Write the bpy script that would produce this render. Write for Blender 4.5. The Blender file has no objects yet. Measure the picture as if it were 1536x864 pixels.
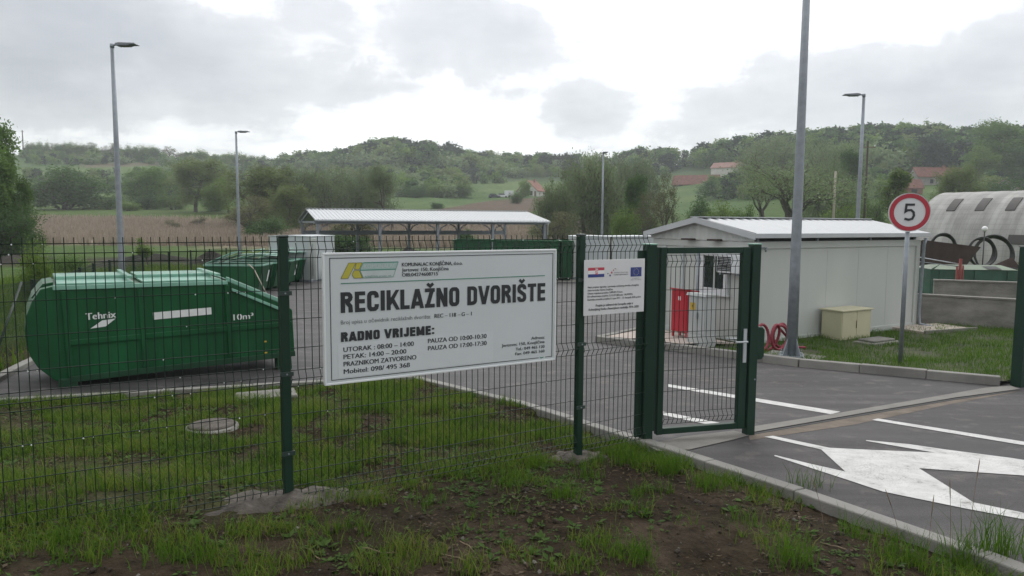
import bpy, bmesh, math, random
import numpy as np
from mathutils import Vector, Matrix
R = math.radians
sc = bpy.context.scene
C = bpy.context.collection
# ------------------------------------------------------------------ camera
FPX, HZ, CH = 1080.0, 333.0, 2.1
pit = math.atan((432-HZ)/FPX); rol = R(.36)
fw = np.array([0, math.cos(pit), -math.sin(pit)]); r0 = np.array([1., 0, 0]); u0 = np.cross(r0, fw)
rt = r0*math.cos(rol)+u0*math.sin(rol); up = u0*math.cos(rol)-r0*math.sin(rol)
CAM = np.array([0, 0, CH])
cd = bpy.data.cameras.new('camera'); cam = bpy.data.objects.new('camera', cd); C.objects.link(cam)
cd.sensor_width = 36; cd.lens = 36*FPX/1536; cd.clip_start = .05; cd.clip_end = 6000
cam.matrix_world = Matrix(((rt[0], up[0], -fw[0], 0), (rt[1], up[1], -fw[1], 0), (rt[2], up[2], -fw[2], CH), (0, 0, 0, 1)))
sc.camera = cam
# ------------------------------------------------------------------ light
SUN_EL, SUN_AZ = R(42), R(12)          # azimuth measured from +Y towards +X
sd = Vector((math.sin(SUN_AZ)*math.cos(SUN_EL), math.cos(SUN_AZ)*math.cos(SUN_EL), math.sin(SUN_EL)))
sl = bpy.data.lights.new('sun', 'SUN'); sun = bpy.data.objects.new('sun', sl); C.objects.link(sun)
sl.energy = .7; sl.angle = R(25); sl.color = (1, .97, .92)
sun.rotation_euler = (-sd).to_track_quat('-Z', 'Y').to_euler()
W = bpy.data.worlds.new('World'); sc.world = W; W.use_nodes = True
def world():
    nt = W.node_tree; nt.nodes.clear(); N = nt.nodes.new; L = nt.links.new
    out = N('ShaderNodeOutputWorld'); bg = N('ShaderNodeBackground'); bg.inputs['Strength'].default_value = .1
    L(bg.outputs[0], out.inputs[0])
    sky = N('ShaderNodeTexSky'); sky.sky_type = 'NISHITA'; sky.sun_disc = False; sky.sun_elevation = SUN_EL; sky.sun_rotation = SUN_AZ
    tc = N('ShaderNodeTexCoord'); sp = N('ShaderNodeSeparateXYZ'); L(tc.outputs['Generated'], sp.inputs[0])
    def math_(op, a, b=None, c=None):
        n = N('ShaderNodeMath'); n.operation = op
        for i, q in enumerate((a, b, c)):
            if q is None: continue
            if isinstance(q, (int, float)): n.inputs[i].default_value = q
            else: L(q, n.inputs[i])
        return n.outputs[0]
    zz = math_('ADD', math_('MAXIMUM', sp.outputs[2], 0), .16)
    px = math_('DIVIDE', sp.outputs[0], zz); py = math_('DIVIDE', sp.outputs[1], zz)
    cb = N('ShaderNodeCombineXYZ'); L(px, cb.inputs[0]); L(py, cb.inputs[1])
    def noise(sc_, det, off, ro=.55, dist=0):
        mp = N('ShaderNodeMapping'); mp.inputs['Location'].default_value = off; L(cb.outputs[0], mp.inputs[0])
        n = N('ShaderNodeTexNoise'); n.inputs['Scale'].default_value = sc_; n.inputs['Detail'].default_value = det
        n.inputs['Roughness'].default_value = ro; n.inputs['Distortion'].default_value = dist
        L(mp.outputs[0], n.inputs['Vector']); return n.outputs['Fac']
    n1 = noise(.85, 6, (3.1, 7.7, 0), .52, .2); n2 = noise(2.6, 5, (11, 2, 4), .55, .3)
    # warp of the cloud-bank positions by noise so their edges are ragged
    nw = N('ShaderNodeTexNoise'); nw.inputs['Scale'].default_value = 4.5; nw.inputs['Detail'].default_value = 8; nw.inputs['Roughness'].default_value = .62
    L(tc.outputs['Generated'], nw.inputs['Vector'])
    sub = N('ShaderNodeVectorMath'); sub.operation = 'SUBTRACT'; sub.inputs[1].default_value = (.5, .5, .5); L(nw.outputs['Color'], sub.inputs[0])
    sca = N('ShaderNodeVectorMath'); sca.operation = 'SCALE'; sca.inputs['Scale'].default_value = .26; L(sub.outputs[0], sca.inputs[0])
    add = N('ShaderNodeVectorMath'); add.operation = 'ADD'; L(tc.outputs['Generated'], add.inputs[0]); L(sca.outputs[0], add.inputs[1])
    def bank(pxl, rad_x, rad_z, amt):
        d = fw+rt*(pxl[0]-768)/FPX-up*(pxl[1]-432)/FPX; d = d/np.linalg.norm(d)
        s2 = N('ShaderNodeVectorMath'); s2.operation = 'SUBTRACT'; L(add.outputs[0], s2.inputs[0]); s2.inputs[1].default_value = tuple(d)
        m = N('ShaderNodeVectorMath'); m.operation = 'MULTIPLY'; L(s2.outputs[0], m.inputs[0]); m.inputs[1].default_value = (FPX/rad_x, FPX/rad_x, FPX/rad_z)
        ln = N('ShaderNodeVectorMath'); ln.operation = 'LENGTH'; L(m.outputs[0], ln.inputs[0])
        mr = N('ShaderNodeMapRange'); mr.interpolation_type = 'SMOOTHSTEP'
        mr.inputs['From Min'].default_value = 1.65; mr.inputs['From Max'].default_value = .0; mr.inputs['To Min'].default_value = 0; mr.inputs['To Max'].default_value = amt
        L(ln.outputs['Value'], mr.inputs['Value']); return mr.outputs[0]
    banks = [bank(q, a, b, w) for q, a, b, w in (((60, 60), 330, 110, .9), ((390, 30), 260, 60, .35), ((740, 60), 190, 80, .6), ((885, 135), 80, 95, .5), ((950, 195), 80, 45, .45), ((1170, 150), 180, 75, .6), ((1420, 140), 330, 110, .7),
             ((460, 135), 190, 42, .45), ((200, 190), 260, 60, .3), ((640, 225), 130, 30, .25), ((1030, 90), 70, 60, .3), ((1330, 40), 250, 60, .3))]
    gy = banks[0]
    for b in banks[1:]: gy = math_('MAXIMUM', gy, b)
    gy = math_('ADD', gy, math_('MULTIPLY', math_('SUBTRACT', n1, .5), .85))
    gy = math_('ADD', gy, math_('MULTIPLY', math_('SUBTRACT', n2, .5), .6))
    gy = math_('SUBTRACT', gy, .045)
    cr = N('ShaderNodeValToRGB'); L(gy, cr.inputs[0]); e = cr.color_ramp.elements
    e[0].position = .02; e[0].color = (15.5, 15.5, 15.5, 1); e[1].position = .95; e[1].color = (4.6, 4.9, 5.4, 1)
    k = e.new(.3); k.color = (8.3, 8.5, 8.9, 1)
    # brighter cloud where the veiled sun stands
    dt = N('ShaderNodeVectorMath'); dt.operation = 'DOT_PRODUCT'; L(tc.outputs['Generated'], dt.inputs[0]); dt.inputs[1].default_value = tuple(sd)
    glow = math_('MULTIPLY_ADD', math_('POWER', math_('MULTIPLY_ADD', dt.outputs['Value'], .5, .5), 2), .74, .44)
    mul = N('ShaderNodeVectorMath'); mul.operation = 'SCALE'; L(cr.outputs[0], mul.inputs[0]); L(glow, mul.inputs['Scale'])
    mix = N('ShaderNodeMix'); mix.data_type = 'RGBA'; mix.inputs['Factor'].default_value = .93
    L(sky.outputs[0], mix.inputs['A']); L(mul.outputs[0], mix.inputs['B']); L(mix.outputs['Result'], bg.inputs['Color'])
world()
vs = sc.view_settings; vs.view_transform = 'Standard'; vs.look = 'None'; vs.exposure = .1; vs.gamma = 1; vs.use_curve_mapping = False
sc.render.engine = 'CYCLES'; sc.cycles.use_denoising = True
sc.cycles.max_bounces = 6; sc.cycles.diffuse_bounces = 3; sc.cycles.glossy_bounces = 3; sc.cycles.transmission_bounces = 4; sc.cycles.volume_bounces = 1
sc.cycles.use_adaptive_sampling = True; sc.cycles.adaptive_threshold = .015

# ------------------------------------------------------------------ helpers
rng = np.random.default_rng(7); random.seed(7)
def hash2(i, j, s):
    h = (i*374761393+j*668265263+s*1274126177) & 0xffffffff
    h = ((h ^ (h >> 13))*1274126177) & 0xffffffff
    return ((h ^ (h >> 16)) & 0xffff)/65535.
def vnoise(x, y, s=0):
    x = np.asarray(x, float); y = np.asarray(y, float)
    i = np.floor(x).astype(np.int64); j = np.floor(y).astype(np.int64); fx = x-i; fy = y-j
    fx = fx*fx*(3-2*fx); fy = fy*fy*(3-2*fy)
    return (hash2(i, j, s)*(1-fx)+hash2(i+1, j, s)*fx)*(1-fy)+(hash2(i, j+1, s)*(1-fx)+hash2(i+1, j+1, s)*fx)*fy
def fbm(x, y, o=4, s=0):
    t = 0; a = .5; n = 0
    for k in range(o): t = t+a*vnoise(x*2**k, y*2**k, s+k*17); n += a; a *= .5
    return t/n
def sstep(a, b, x): t = np.clip((np.asarray(x, float)-a)/(b-a), 0, 1); return t*t*(3-2*t)
def inpoly(x, y, P):
    x = np.asarray(x, float); y = np.asarray(y, float); r = np.zeros(x.shape, bool); n = len(P)
    for i in range(n):
        x1, y1 = P[i][0], P[i][1]; x2, y2 = P[(i+1) % n][0], P[(i+1) % n][1]
        if y1 == y2: continue
        r ^= ((y1 > y) != (y2 > y)) & (x < (x2-x1)*(y-y1)/(y2-y1)+x1)
    return r
def dpoly(x, y, P, closed=True):
    d = np.full(np.shape(x), 1e9); n = len(P)
    for i in range(n if closed else n-1):
        a = np.array(P[i][:2], float); b = np.array(P[(i+1) % n][:2], float); e = b-a; L2 = e@e
        t = np.clip(((x-a[0])*e[0]+(y-a[1])*e[1])/L2, 0, 1)
        d = np.minimum(d, np.hypot(x-a[0]-t*e[0], y-a[1]-t*e[1]))
    return d
# --- ground: the made-up site plane
def G(y):
    y = np.asarray(y, float)
    return np.interp(y, [-40, 0, 14, 42, 75, 110, 160, 190], [.45, .37, -.33, -.75, -.95, .1, 3.6, 5.2])
AA = [-600, 0, 60, 200, 300, 400, 500, 560, 650, 720, 800, 870, 960, 1050, 1100, 1200, 1300, 1400, 1536, 2100]
RROW = np.interp(AA, [0, 60, 200, 300, 400, 500, 560, 650, 720, 800, 870, 960, 1050, 1100, 1200, 1300, 1400, 1536], [238, 240, 243, 246, 252, 258, 248, 244, 252, 254, 258, 252, 246, 236, 224, 217, 217, 224])
def HT(x, y):
    x = np.asarray(x, float); y = np.asarray(y, float)
    g = G(y); yy = np.maximum(y, 20); a = np.clip(768+1080*x/yy, -600, 2100)
    Df = np.interp(a, [0, 880, 1000, 1536], [190, 180, 120, 105]); Dr = np.interp(a, [0, 400, 800, 1000, 1150, 1536], [420, 440, 440, 400, 340, 320])
    gf = G(Df); s = np.clip((y-Df)/(Dr-Df), 0, 1)
    rf = 333-(gf-CH)/Df*1080; rr = np.interp(a, AA, RROW)
    row = rf+(rr-rf)*s**.92; z = CH+(333-row)/1080*np.minimum(np.maximum(y, 1), Dr)
    z = z+(fbm(x/25, y/25, 3, 5)-.5)*2.5*np.clip(s*6, 0, 1)-np.maximum(y-Dr, 0)*.03
    return np.where(y > Df, z, g)
KC = [(-6.45, 8.13), (-1.38, 10.12)]
KR = [(-1.38, 10.12), (0.05, 8.43), (1.22, 6.67), (2.14, 5.18), (2.75, 4.05), (3.3, 2.8), (3.8, 1.0)]
KL = [(-6.45, 8.13), (-7.65, 11.27), (-11.0, 19.6), (-14.5, 30), (-15, 41)]
ASPH = KC+KR[1:]+[(12, 1), (12, 11), (9.2, 13.5), (9.5, 30), (13, 44), (-15, 41)]+KL[::-1][1:-1]
ISL = [(1.77, 14.6), (3.16, 13.35), (4.675, 11.5), (6.81, 9.87), (7.25, 10.05), (9.5, 11.6), (16, 15.5), (16, 24), (9, 24), (5.4, 18.6), (2.8, 15.85)]
KI = [(5.4, 18.6), (2.8, 15.85), (1.77, 14.6), (3.16, 13.35), (4.675, 11.5), (6.81, 9.87)]
def SOIL(x, y):
    """lumpy soil on top of the site plane (near ground only)"""
    x = np.asarray(x, float); y = np.asarray(y, float)
    e = .15*sstep(-.6, -3.2, x)*sstep(6.2, 4.3, y)
    near = sstep(13, 9, y)
    e = e+near*((fbm(x*.9, y*.9, 3, 3)-.5)*.07+(fbm(x*5, y*5, 3, 9)-.5)*.05+(np.abs(fbm(x*11, y*11, 2, 21)-.5))*.035*sstep(5.6, 4.4, y))
    e = e-.05*sstep(.5, .1, dpoly(x, y, KR, False))*(y < 8)
    return e
def GZ(x, y): return G(y)+np.where((np.asarray(y) < 14) & ~inpoly(x, y, ASPH), SOIL(x, y), 0)
def ray(px, py): return fw+rt*(px-768)/FPX-up*(py-432)/FPX
def at(px, py, dz=0.):
    d = ray(px, py); t = 5.
    for _ in range(120):
        z = float(G(CAM[1]+d[1]*t))+dz; t = t*.5+.5*(z-CH)/d[2]
    return CAM+d*t
def far(px, py=None, y=None):
    """terrain point under a picture column, by row or by distance"""
    if y is not None:
        x = (px-768)/1080*y; return np.array([x, y, float(HT(x, y))])
    d = ray(px, py)
    for t in np.arange(100, 480, .5):
        q = CAM+d*t
        if q[2] < HT(q[0], q[1]): return q
    return CAM+d*420
# --- materials
MATS = {}
def mat(name, c, rough=.6, metal=0., var=.12, scale=5., bump=0., bscale=60., spec=.5, c2=None, detail=4, streak=0., lo=.3, hi=.7, coat=0.):
    m = bpy.data.materials.new(name); m.use_nodes = True; nt = m.node_tree; N = nt.nodes.new; L = nt.links.new
    b = nt.nodes['Principled BSDF']; b.inputs['Roughness'].default_value = rough; b.inputs['Metallic'].default_value = metal
    b.inputs['Specular IOR Level'].default_value = spec; b.inputs['Coat Weight'].default_value = coat
    tc = N('ShaderNodeTexCoord'); mp = N('ShaderNodeMapping'); L(tc.outputs['Object'], mp.inputs[0])
    if streak: mp.inputs['Scale'].default_value = (1, 1, streak)
    n = N('ShaderNodeTexNoise'); n.inputs['Scale'].default_value = scale; n.inputs['Detail'].default_value = detail; n.inputs['Roughness'].default_value = .6
    L(mp.outputs[0], n.inputs['Vector'])
    cr = N('ShaderNodeValToRGB'); e = cr.color_ramp.elements; e[0].position = lo; e[1].position = hi
    e[0].color = (*[q*(1-var) for q in c], 1); e[1].color = (*(c2 if c2 else [min(1, q*(1+var)) for q in c]), 1)
    L(n.outputs['Fac'], cr.inputs[0]); L(cr.outputs[0], b.inputs['Base Color'])
    if rough < .95:
        mr = N('ShaderNodeMapRange'); mr.inputs['To Min'].default_value = max(.05, rough-.08); mr.inputs['To Max'].default_value = min(1, rough+.12); L(n.outputs['Fac'], mr.inputs['Value']); L(mr.outputs[0], b.inputs['Roughness'])
    if bump:
        n2 = N('ShaderNodeTexNoise'); n2.inputs['Scale'].default_value = bscale; n2.inputs['Detail'].default_value = 3; L(tc.outputs['Object'], n2.inputs['Vector'])
        bp = N('ShaderNodeBump'); bp.inputs['Strength'].default_value = bump; bp.inputs['Distance'].default_value = .02; L(n2.outputs['Fac'], bp.inputs['Height']); L(bp.outputs[0], b.inputs['Normal'])
    MATS[name] = m; return m
def leafmat(name, c, c2, rough=.6, trans=.45, scale=.35):
    m = bpy.data.materials.new(name); m.use_nodes = True; nt = m.node_tree; N = nt.nodes.new; L = nt.links.new
    b = nt.nodes['Principled BSDF']; b.inputs['Roughness'].default_value = rough; b.inputs['Specular IOR Level'].default_value = .25
    g = N('ShaderNodeNewGeometry'); oi = N('ShaderNodeObjectInfo')
    n = N('ShaderNodeTexNoise'); n.inputs['Scale'].default_value = scale; n.inputs['Detail'].default_value = 3; L(g.outputs['Position'], n.inputs['Vector'])
    a = N('ShaderNodeMath'); a.operation = 'MULTIPLY_ADD'; a.inputs[1].default_value = .35; L(g.outputs['Random Per Island'], a.inputs[0])
    a2 = N('ShaderNodeMath'); a2.operation = 'MULTIPLY_ADD'; a2.inputs[1].default_value = .9; a2.inputs[2].default_value = -.18; L(n.outputs['Fac'], a2.inputs[0]); L(a2.outputs[0], a.inputs[2])
    cr = N('ShaderNodeMix'); cr.data_type = 'RGBA'; cr.inputs['A'].default_value = (*c, 1); cr.inputs['B'].default_value = (*c2, 1); L(a.outputs[0], cr.inputs['Factor'])
    hs = N('ShaderNodeHueSaturation'); L(cr.outputs['Result'], hs.inputs['Color'])
    v = N('ShaderNodeMapRange'); v.inputs['To Min'].default_value = .8; v.inputs['To Max'].default_value = 1.2; L(oi.outputs['Random'], v.inputs['Value']); L(v.outputs[0], hs.inputs['Value'])
    L(hs.outputs[0], b.inputs['Base Color'])
    tr = N('ShaderNodeBsdfTranslucent'); L(hs.outputs[0], tr.inputs['Color']); mx = N('ShaderNodeMixShader'); mx.inputs[0].default_value = trans
    L(b.outputs[0], mx.inputs[1]); L(tr.outputs[0], mx.inputs[2]); L(mx.outputs[0], nt.nodes['Material Output'].inputs['Surface'])
    MATS[name] = m; return m
mat('green_paint', (.006, .03, .018), .5, var=.15, scale=3, spec=.35); mat('wire_green', (.006, .02, .013), .5, var=.1, spec=.35)
mat('cap_black', (.03, .05, .045), .35)
mat('sign_white', (.58, .625, .64), .38, var=.03, scale=2); mat('sign_rim', (.72, .75, .76), .4, var=.05); mat('sticker', (.61, .65, .67), .35, var=.02)
mat('ink', (.022, .026, .03), .5, var=.1); mat('ink_grey', (.12, .13, .14), .5); mat('ink_green', (.05, .22, .15), .5)
mat('logo_yellow', (.48, .44, .06), .5, var=.05); mat('logo_olive', (.16, .16, .04), .5); mat('logo_pale', (.36, .5, .47), .5, var=.05); mat('logo_green', (.06, .25, .19), .5); mat('logo_grey', (.5, .56, .56), .5)
mat('flag_red', (.5, .06, .09), .5, var=.05); mat('flag_blue', (.03, .05, .22), .5, var=.05); mat('flag_white', (.78, .78, .8), .5, var=.03); mat('star', (.7, .62, .12), .5)
mat('bin_green', (.004, .074, .023), .42, var=.35, scale=2.2, bump=.16, bscale=3.2, streak=.35, spec=.35); mat('bin_green_dark', (.003, .045, .016), .5, var=.2, scale=3)
mat('bin_sheen', (.2, .41, .32), .28, var=.15, scale=2, coat=.4); mat('bin_label', (.72, .74, .74), .45, var=.08)  # lid green paled: wet sheen of lids and upper rails put into the colour
mat('yellow_tag', (.5, .33, .03), .5)
mat('galv', (.27, .3, .33), .5, .6, var=.14, scale=9); mat('galv_pale', (.46, .49, .51), .45, .5, var=.1, scale=6); mat('lamp_head', (.2, .22, .25), .5, .3)
mat('roof_white', (.46, .48, .5), .42, .0, var=.06, scale=2); mat('roof_steel', (.44, .47, .49), .5, .3, var=.1, scale=1.5)
mat('wall_white', (.48, .505, .485), .45, var=.04, scale=1.2, streak=.3); mat('wall_cool', (.45, .49, .5), .45, var=.05, scale=1.5, streak=.3); mat('pvc', (.62, .64, .66), .35, var=.03)
mat('dark_gap', (.03, .032, .034), .7); mat('glass', (.02, .028, .03), .06, var=.3, spec=.8); mat('cream', (.5, .48, .33), .42, var=.06, scale=2, streak=.4)
mat('red_paint', (.42, .016, .03), .42, var=.12, scale=3); mat('hose_red', (.24, .03, .05), .55, var=.15); mat('cab_grey', (.42, .44, .44), .5, var=.06, scale=3)
mat('concrete', (.185, .178, .162), .85, var=.18, scale=3, bump=.4, bscale=50); mat('concrete_kerb', (.22, .215, .2), .85, var=.2, scale=2.2, bump=.35, bscale=70)
mat('concrete_dark', (.21, .202, .188), .9, var=.4, scale=1.4, bump=.5, bscale=18, streak=2.2); mat('pad', (.43, .37, .33), .85, var=.12, scale=3, bump=.2)
mat('rubble', (.078, .068, .058), .95, var=.55, scale=11, bump=1, bscale=25)
mat('red_sign', (.42, .03, .05), .4, var=.06); mat('white_sign', (.66, .67, .68), .38, var=.03)
mat('rust', (.045, .03, .026), .85, var=.4, scale=2.5, bump=.4, bscale=20); mat('rust_red', (.2, .045, .04), .8, var=.2); mat('old_green', (.03, .085, .06), .6, var=.25, scale=2); mat('old_lid', (.11, .155, .1), .55, var=.35, scale=1.3)
mat('black_pipe', (.018, .019, .02), .5); mat('scrap_yellow', (.25, .2, .11), .7, var=.3)
mat('hall_dark', (.04, .036, .035), .6)
mat('tile_red', (.17, .075, .06), .85, var=.3, scale=.8); mat('tile_orange', (.22, .1, .07), .85, var=.3, scale=.8); mat('tile_pink', (.25, .14, .12), .85, var=.2, scale=.8); mat('house_white', (.55, .55, .52), .8, var=.12, scale=.6); mat('house_grey', (.28, .27, .26), .85, var=.25, scale=.6); mat('brick', (.24, .11, .08), .9, var=.25)
mat('wood', (.17, .14, .1), .85, var=.25, scale=2, streak=.1); mat('pole_wood', (.36, .33, .27), .85, var=.2, streak=.1); mat('bark', (.06, .05, .04), .9, var=.35, scale=3, streak=.3); mat('bark_grey', (.1, .09, .08), .9, var=.3, scale=3)
mat('car_blue', (.03, .04, .06), .3); mat('rubber', (.015, .015, .016), .8)
mat('stone', (.13, .12, .105), .9, var=.4, scale=8); mat('drop_glint', (.7, .74, .75), .1, spec=.8)  # raindrops on the wires painted white to stand for their glints
mat('clod', (.034, .0245, .015), .95, var=.35, scale=9, bump=.8, bscale=60); mat('twig', (.2, .15, .1), .9, var=.3)
leafmat('leaf_dark', (.042, .1, .026), (.095, .172, .046)); leafmat('leaf_mid', (.072, .145, .032), (.145, .235, .056)); leafmat('leaf_light', (.1, .18, .03), (.185, .27, .055))
leafmat('leaf_willow', (.135, .195, .09), (.225, .29, .14)); leafmat('leaf_olive', (.125, .172, .052), (.195, .255, .09)); leafmat('leaf_brown', (.115, .125, .055), (.18, .185, .085)); leafmat('leaf_conifer', (.013, .032, .02), (.03, .055, .03))
def grassmat(name, cols):
    m = bpy.data.materials.new(name); m.use_nodes = True; nt = m.node_tree; N = nt.nodes.new; L = nt.links.new
    b = nt.nodes['Principled BSDF']; b.inputs['Roughness'].default_value = .55; b.inputs['Specular IOR Level'].default_value = .15
    g = N('ShaderNodeNewGeometry'); cr = N('ShaderNodeValToRGB'); e = cr.color_ramp.elements
    e[0].position = 0; e[0].color = (*cols[0], 1); e[1].position = 1; e[1].color = (*cols[-1], 1)
    for i, c in enumerate(cols[1:-1]): k = e.new((i+1)/(len(cols)-1)); k.color = (*c, 1)
    n = N('ShaderNodeTexNoise'); n.inputs['Scale'].default_value = 1.6; n.inputs['Detail'].default_value = 3; L(g.outputs['Position'], n.inputs['Vector'])
    a = N('ShaderNodeMath'); a.operation = 'MULTIPLY_ADD'; a.inputs[1].default_value = .6; L(g.outputs['Random Per Island'], a.inputs[0])
    a2 = N('ShaderNodeMath'); a2.operation = 'MULTIPLY_ADD'; a2.inputs[1].default_value = .9; a2.inputs[2].default_value = -.25; L(n.outputs['Fac'], a2.inputs[0]); L(a2.outputs[0], a.inputs[2])
    L(a.outputs[0], cr.inputs[0]); L(cr.outputs[0], b.inputs['Base Color'])
    tr = N('ShaderNodeBsdfTranslucent'); L(cr.outputs[0], tr.inputs['Color']); mx = N('ShaderNodeMixShader'); mx.inputs[0].default_value = .45
    L(b.outputs[0], mx.inputs[1]); L(tr.outputs[0], mx.inputs[2]); L(mx.outputs[0], nt.nodes['Material Output'].inputs['Surface']); MATS[name] = m
grassmat('grass_blade', [(.022, .05, .008), (.05, .115, .013), (.1, .185, .02), (.165, .215, .035), (.22, .18, .075)])
grassmat('grass_fresh', [(.032, .085, .009), (.075, .16, .015), (.13, .225, .025)])
grassmat('weed_leaf', [(.03, .075, .014), (.07, .135, .025), (.12, .185, .05)])
grassmat('litter_leaf', [(.05, .035, .022), (.1, .075, .045), (.17, .13, .085)])
grassmat('reed_stalk', [(.22, .18, .14), (.31, .26, .205), (.39, .335, .275)])
# --- mesh builder
class MB:
    def __init__(s): s.v = []; s.f = []; s.m = []; s.ms = []; s.sm = []
    def mi(s, m):
        m = m or 'concrete'
        if m not in s.ms: s.ms.append(m)
        return s.ms.index(m)
    def add(s, vs_, fs, m, smooth=False):
        o = len(s.v); k = s.mi(m); s.v += [tuple(map(float, q)) for q in vs_]
        for f in fs: s.f.append(tuple(o+i for i in f)); s.m.append(k); s.sm.append(smooth)
        return s
    def box(s, x0, x1, y0, y1, z0, z1, m, M=None):
        v = [(x, y, z) for x in (x0, x1) for y in (y0, y1) for z in (z0, z1)]
        if M is not None: v = [tuple(M @ Vector(q)) for q in v]
        return s.add(v, [(0, 1, 3, 2), (4, 6, 7, 5), (0, 4, 5, 1), (2, 3, 7, 6), (0, 2, 6, 4), (1, 5, 7, 3)], m)
    def prism(s, pts, d0, d1, m, ax='y', M=None):
        """polygon in the plane across ax, swept along ax"""
        n = len(pts); fn = {'y': lambda p, d: (p[0], d, p[1]), 'x': lambda p, d: (d, p[0], p[1]), 'z': lambda p, d: (p[0], p[1], d)}[ax]
        v = [fn(p, d0) for p in pts]+[fn(p, d1) for p in pts]
        if M is not None: v = [tuple(M @ Vector(q)) for q in v]
        return s.add(v, [tuple(range(n))[::-1], tuple(range(n, 2*n))]+[(i, (i+1) % n, n+(i+1) % n, n+i) for i in range(n)], m)
    def tube(s, path, r, m, n=8, cap=True, smooth=True):
        path = [Vector(q) for q in path]; rs = r if isinstance(r, (list, tuple)) else [r]*len(path); v = []; pr = None
        for i, p in enumerate(path):
            t = (path[min(i+1, len(path)-1)]-path[max(i-1, 0)]).normalized()
            a = pr if pr is not None else (Vector((0, 0, 1)) if abs(t.z) < .9 else Vector((1, 0, 0)))
            a = (a-t*a.dot(t)); a = a.normalized() if a.length > 1e-6 else t.orthogonal().normalized(); pr = a; b = t.cross(a)
            for k in range(n): q = 2*math.pi*(k+.5)/n; v.append(p+(a*math.cos(q)+b*math.sin(q))*rs[i])
        f = [(i*n+k, i*n+(k+1) % n, (i+1)*n+(k+1) % n, (i+1)*n+k) for i in range(len(path)-1) for k in range(n)]
        s.add(v, f, m, smooth)
        if cap: o = len(s.v)-len(v); k_ = s.mi(m); L_ = (len(path)-1)*n; s.f += [tuple(o+k for k in range(n))[::-1], tuple(o+L_+k for k in range(n))]; s.m += [k_]*2; s.sm += [False]*2
        return s
    def lathe(s, prof, m, c=(0, 0, 0), n=24, smooth=True):
        v = [(c[0]+r*math.cos(2*math.pi*k/n), c[1]+r*math.sin(2*math.pi*k/n), c[2]+z) for r, z in prof for k in range(n)]
        return s.add(v, [(i*n+k, i*n+(k+1) % n, (i+1)*n+(k+1) % n, (i+1)*n+k) for i in range(len(prof)-1) for k in range(n)], m, smooth)
    def build(s, name, parent=None, bevel=0., M=None):
        me = bpy.data.meshes.new(name); me.from_pydata(s.v, [], s.f)
        for q in s.ms: me.materials.append(MATS[q])
        me.polygons.foreach_set('material_index', s.m); me.polygons.foreach_set('use_smooth', s.sm)
        bm = bmesh.new(); bm.from_mesh(me); bmesh.ops.recalc_face_normals(bm, faces=bm.faces); bm.to_mesh(me); bm.free(); me.update()
        o = bpy.data.objects.new(name, me); C.objects.link(o)
        if parent: o.parent = parent
        if M is not None: o.matrix_basis = M
        if bevel:
            b = o.modifiers.new('bevel', 'BEVEL'); b.width = bevel; b.segments = 2; b.limit_method = 'ANGLE'; b.angle_limit = R(40); b.harden_normals = False
        return o
def npmesh(name, V, F, mats, mi=None, parent=None, smooth=False):
    me = bpy.data.meshes.new(name); V = np.asarray(V, np.float32); F = np.asarray(F, np.int32); k = F.shape[1]
    me.vertices.add(len(V)); me.vertices.foreach_set('co', V.ravel()); me.loops.add(F.size); me.loops.foreach_set('vertex_index', F.ravel())
    me.polygons.add(len(F)); me.polygons.foreach_set('loop_start', np.arange(len(F), dtype=np.int32)*k)
    for q in mats: me.materials.append(MATS[q])
    if mi is not None: me.polygons.foreach_set('material_index', np.asarray(mi, np.int32))
    me.polygons.foreach_set('use_smooth', np.full(len(F), smooth)); me.update(calc_edges=True)
    o = bpy.data.objects.new(name, me); C.objects.link(o)
    if parent: o.parent = parent
    return o
def tag(o, label=None, cat=None, group=None, kind=None):
    if label: o['label'] = label
    if cat: o['category'] = cat
    if group: o['group'] = group
    if kind: o['kind'] = kind
    return o
def thing(name, label, cat, loc=(0, 0, 0), rz=0., group=None, M=None):
    o = bpy.data.objects.new(name, None); C.objects.link(o); o.empty_display_size = .2
    if M is not None: o.matrix_world = M
    else: o.location = tuple(map(float, loc)); o.rotation_euler = (0, 0, rz)
    return tag(o, label, cat, group)
def frame(o, x, y, z=(0, 0, 1)):
    x = Vector(x).normalized(); y = Vector(y); y = (y-x*y.dot(x)).normalized(); z = x.cross(y)
    return Matrix(((x.x, y.x, z.x, o[0]), (x.y, y.y, z.y, o[1]), (x.z, y.z, z.z, o[2]), (0, 0, 0, 1)))
def copy_tree(o, parent=None):
    c = o.copy(); C.objects.link(c)
    if parent: c.parent = parent
    for ch in list(o.children): copy_tree(ch, c)
    return c
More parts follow.
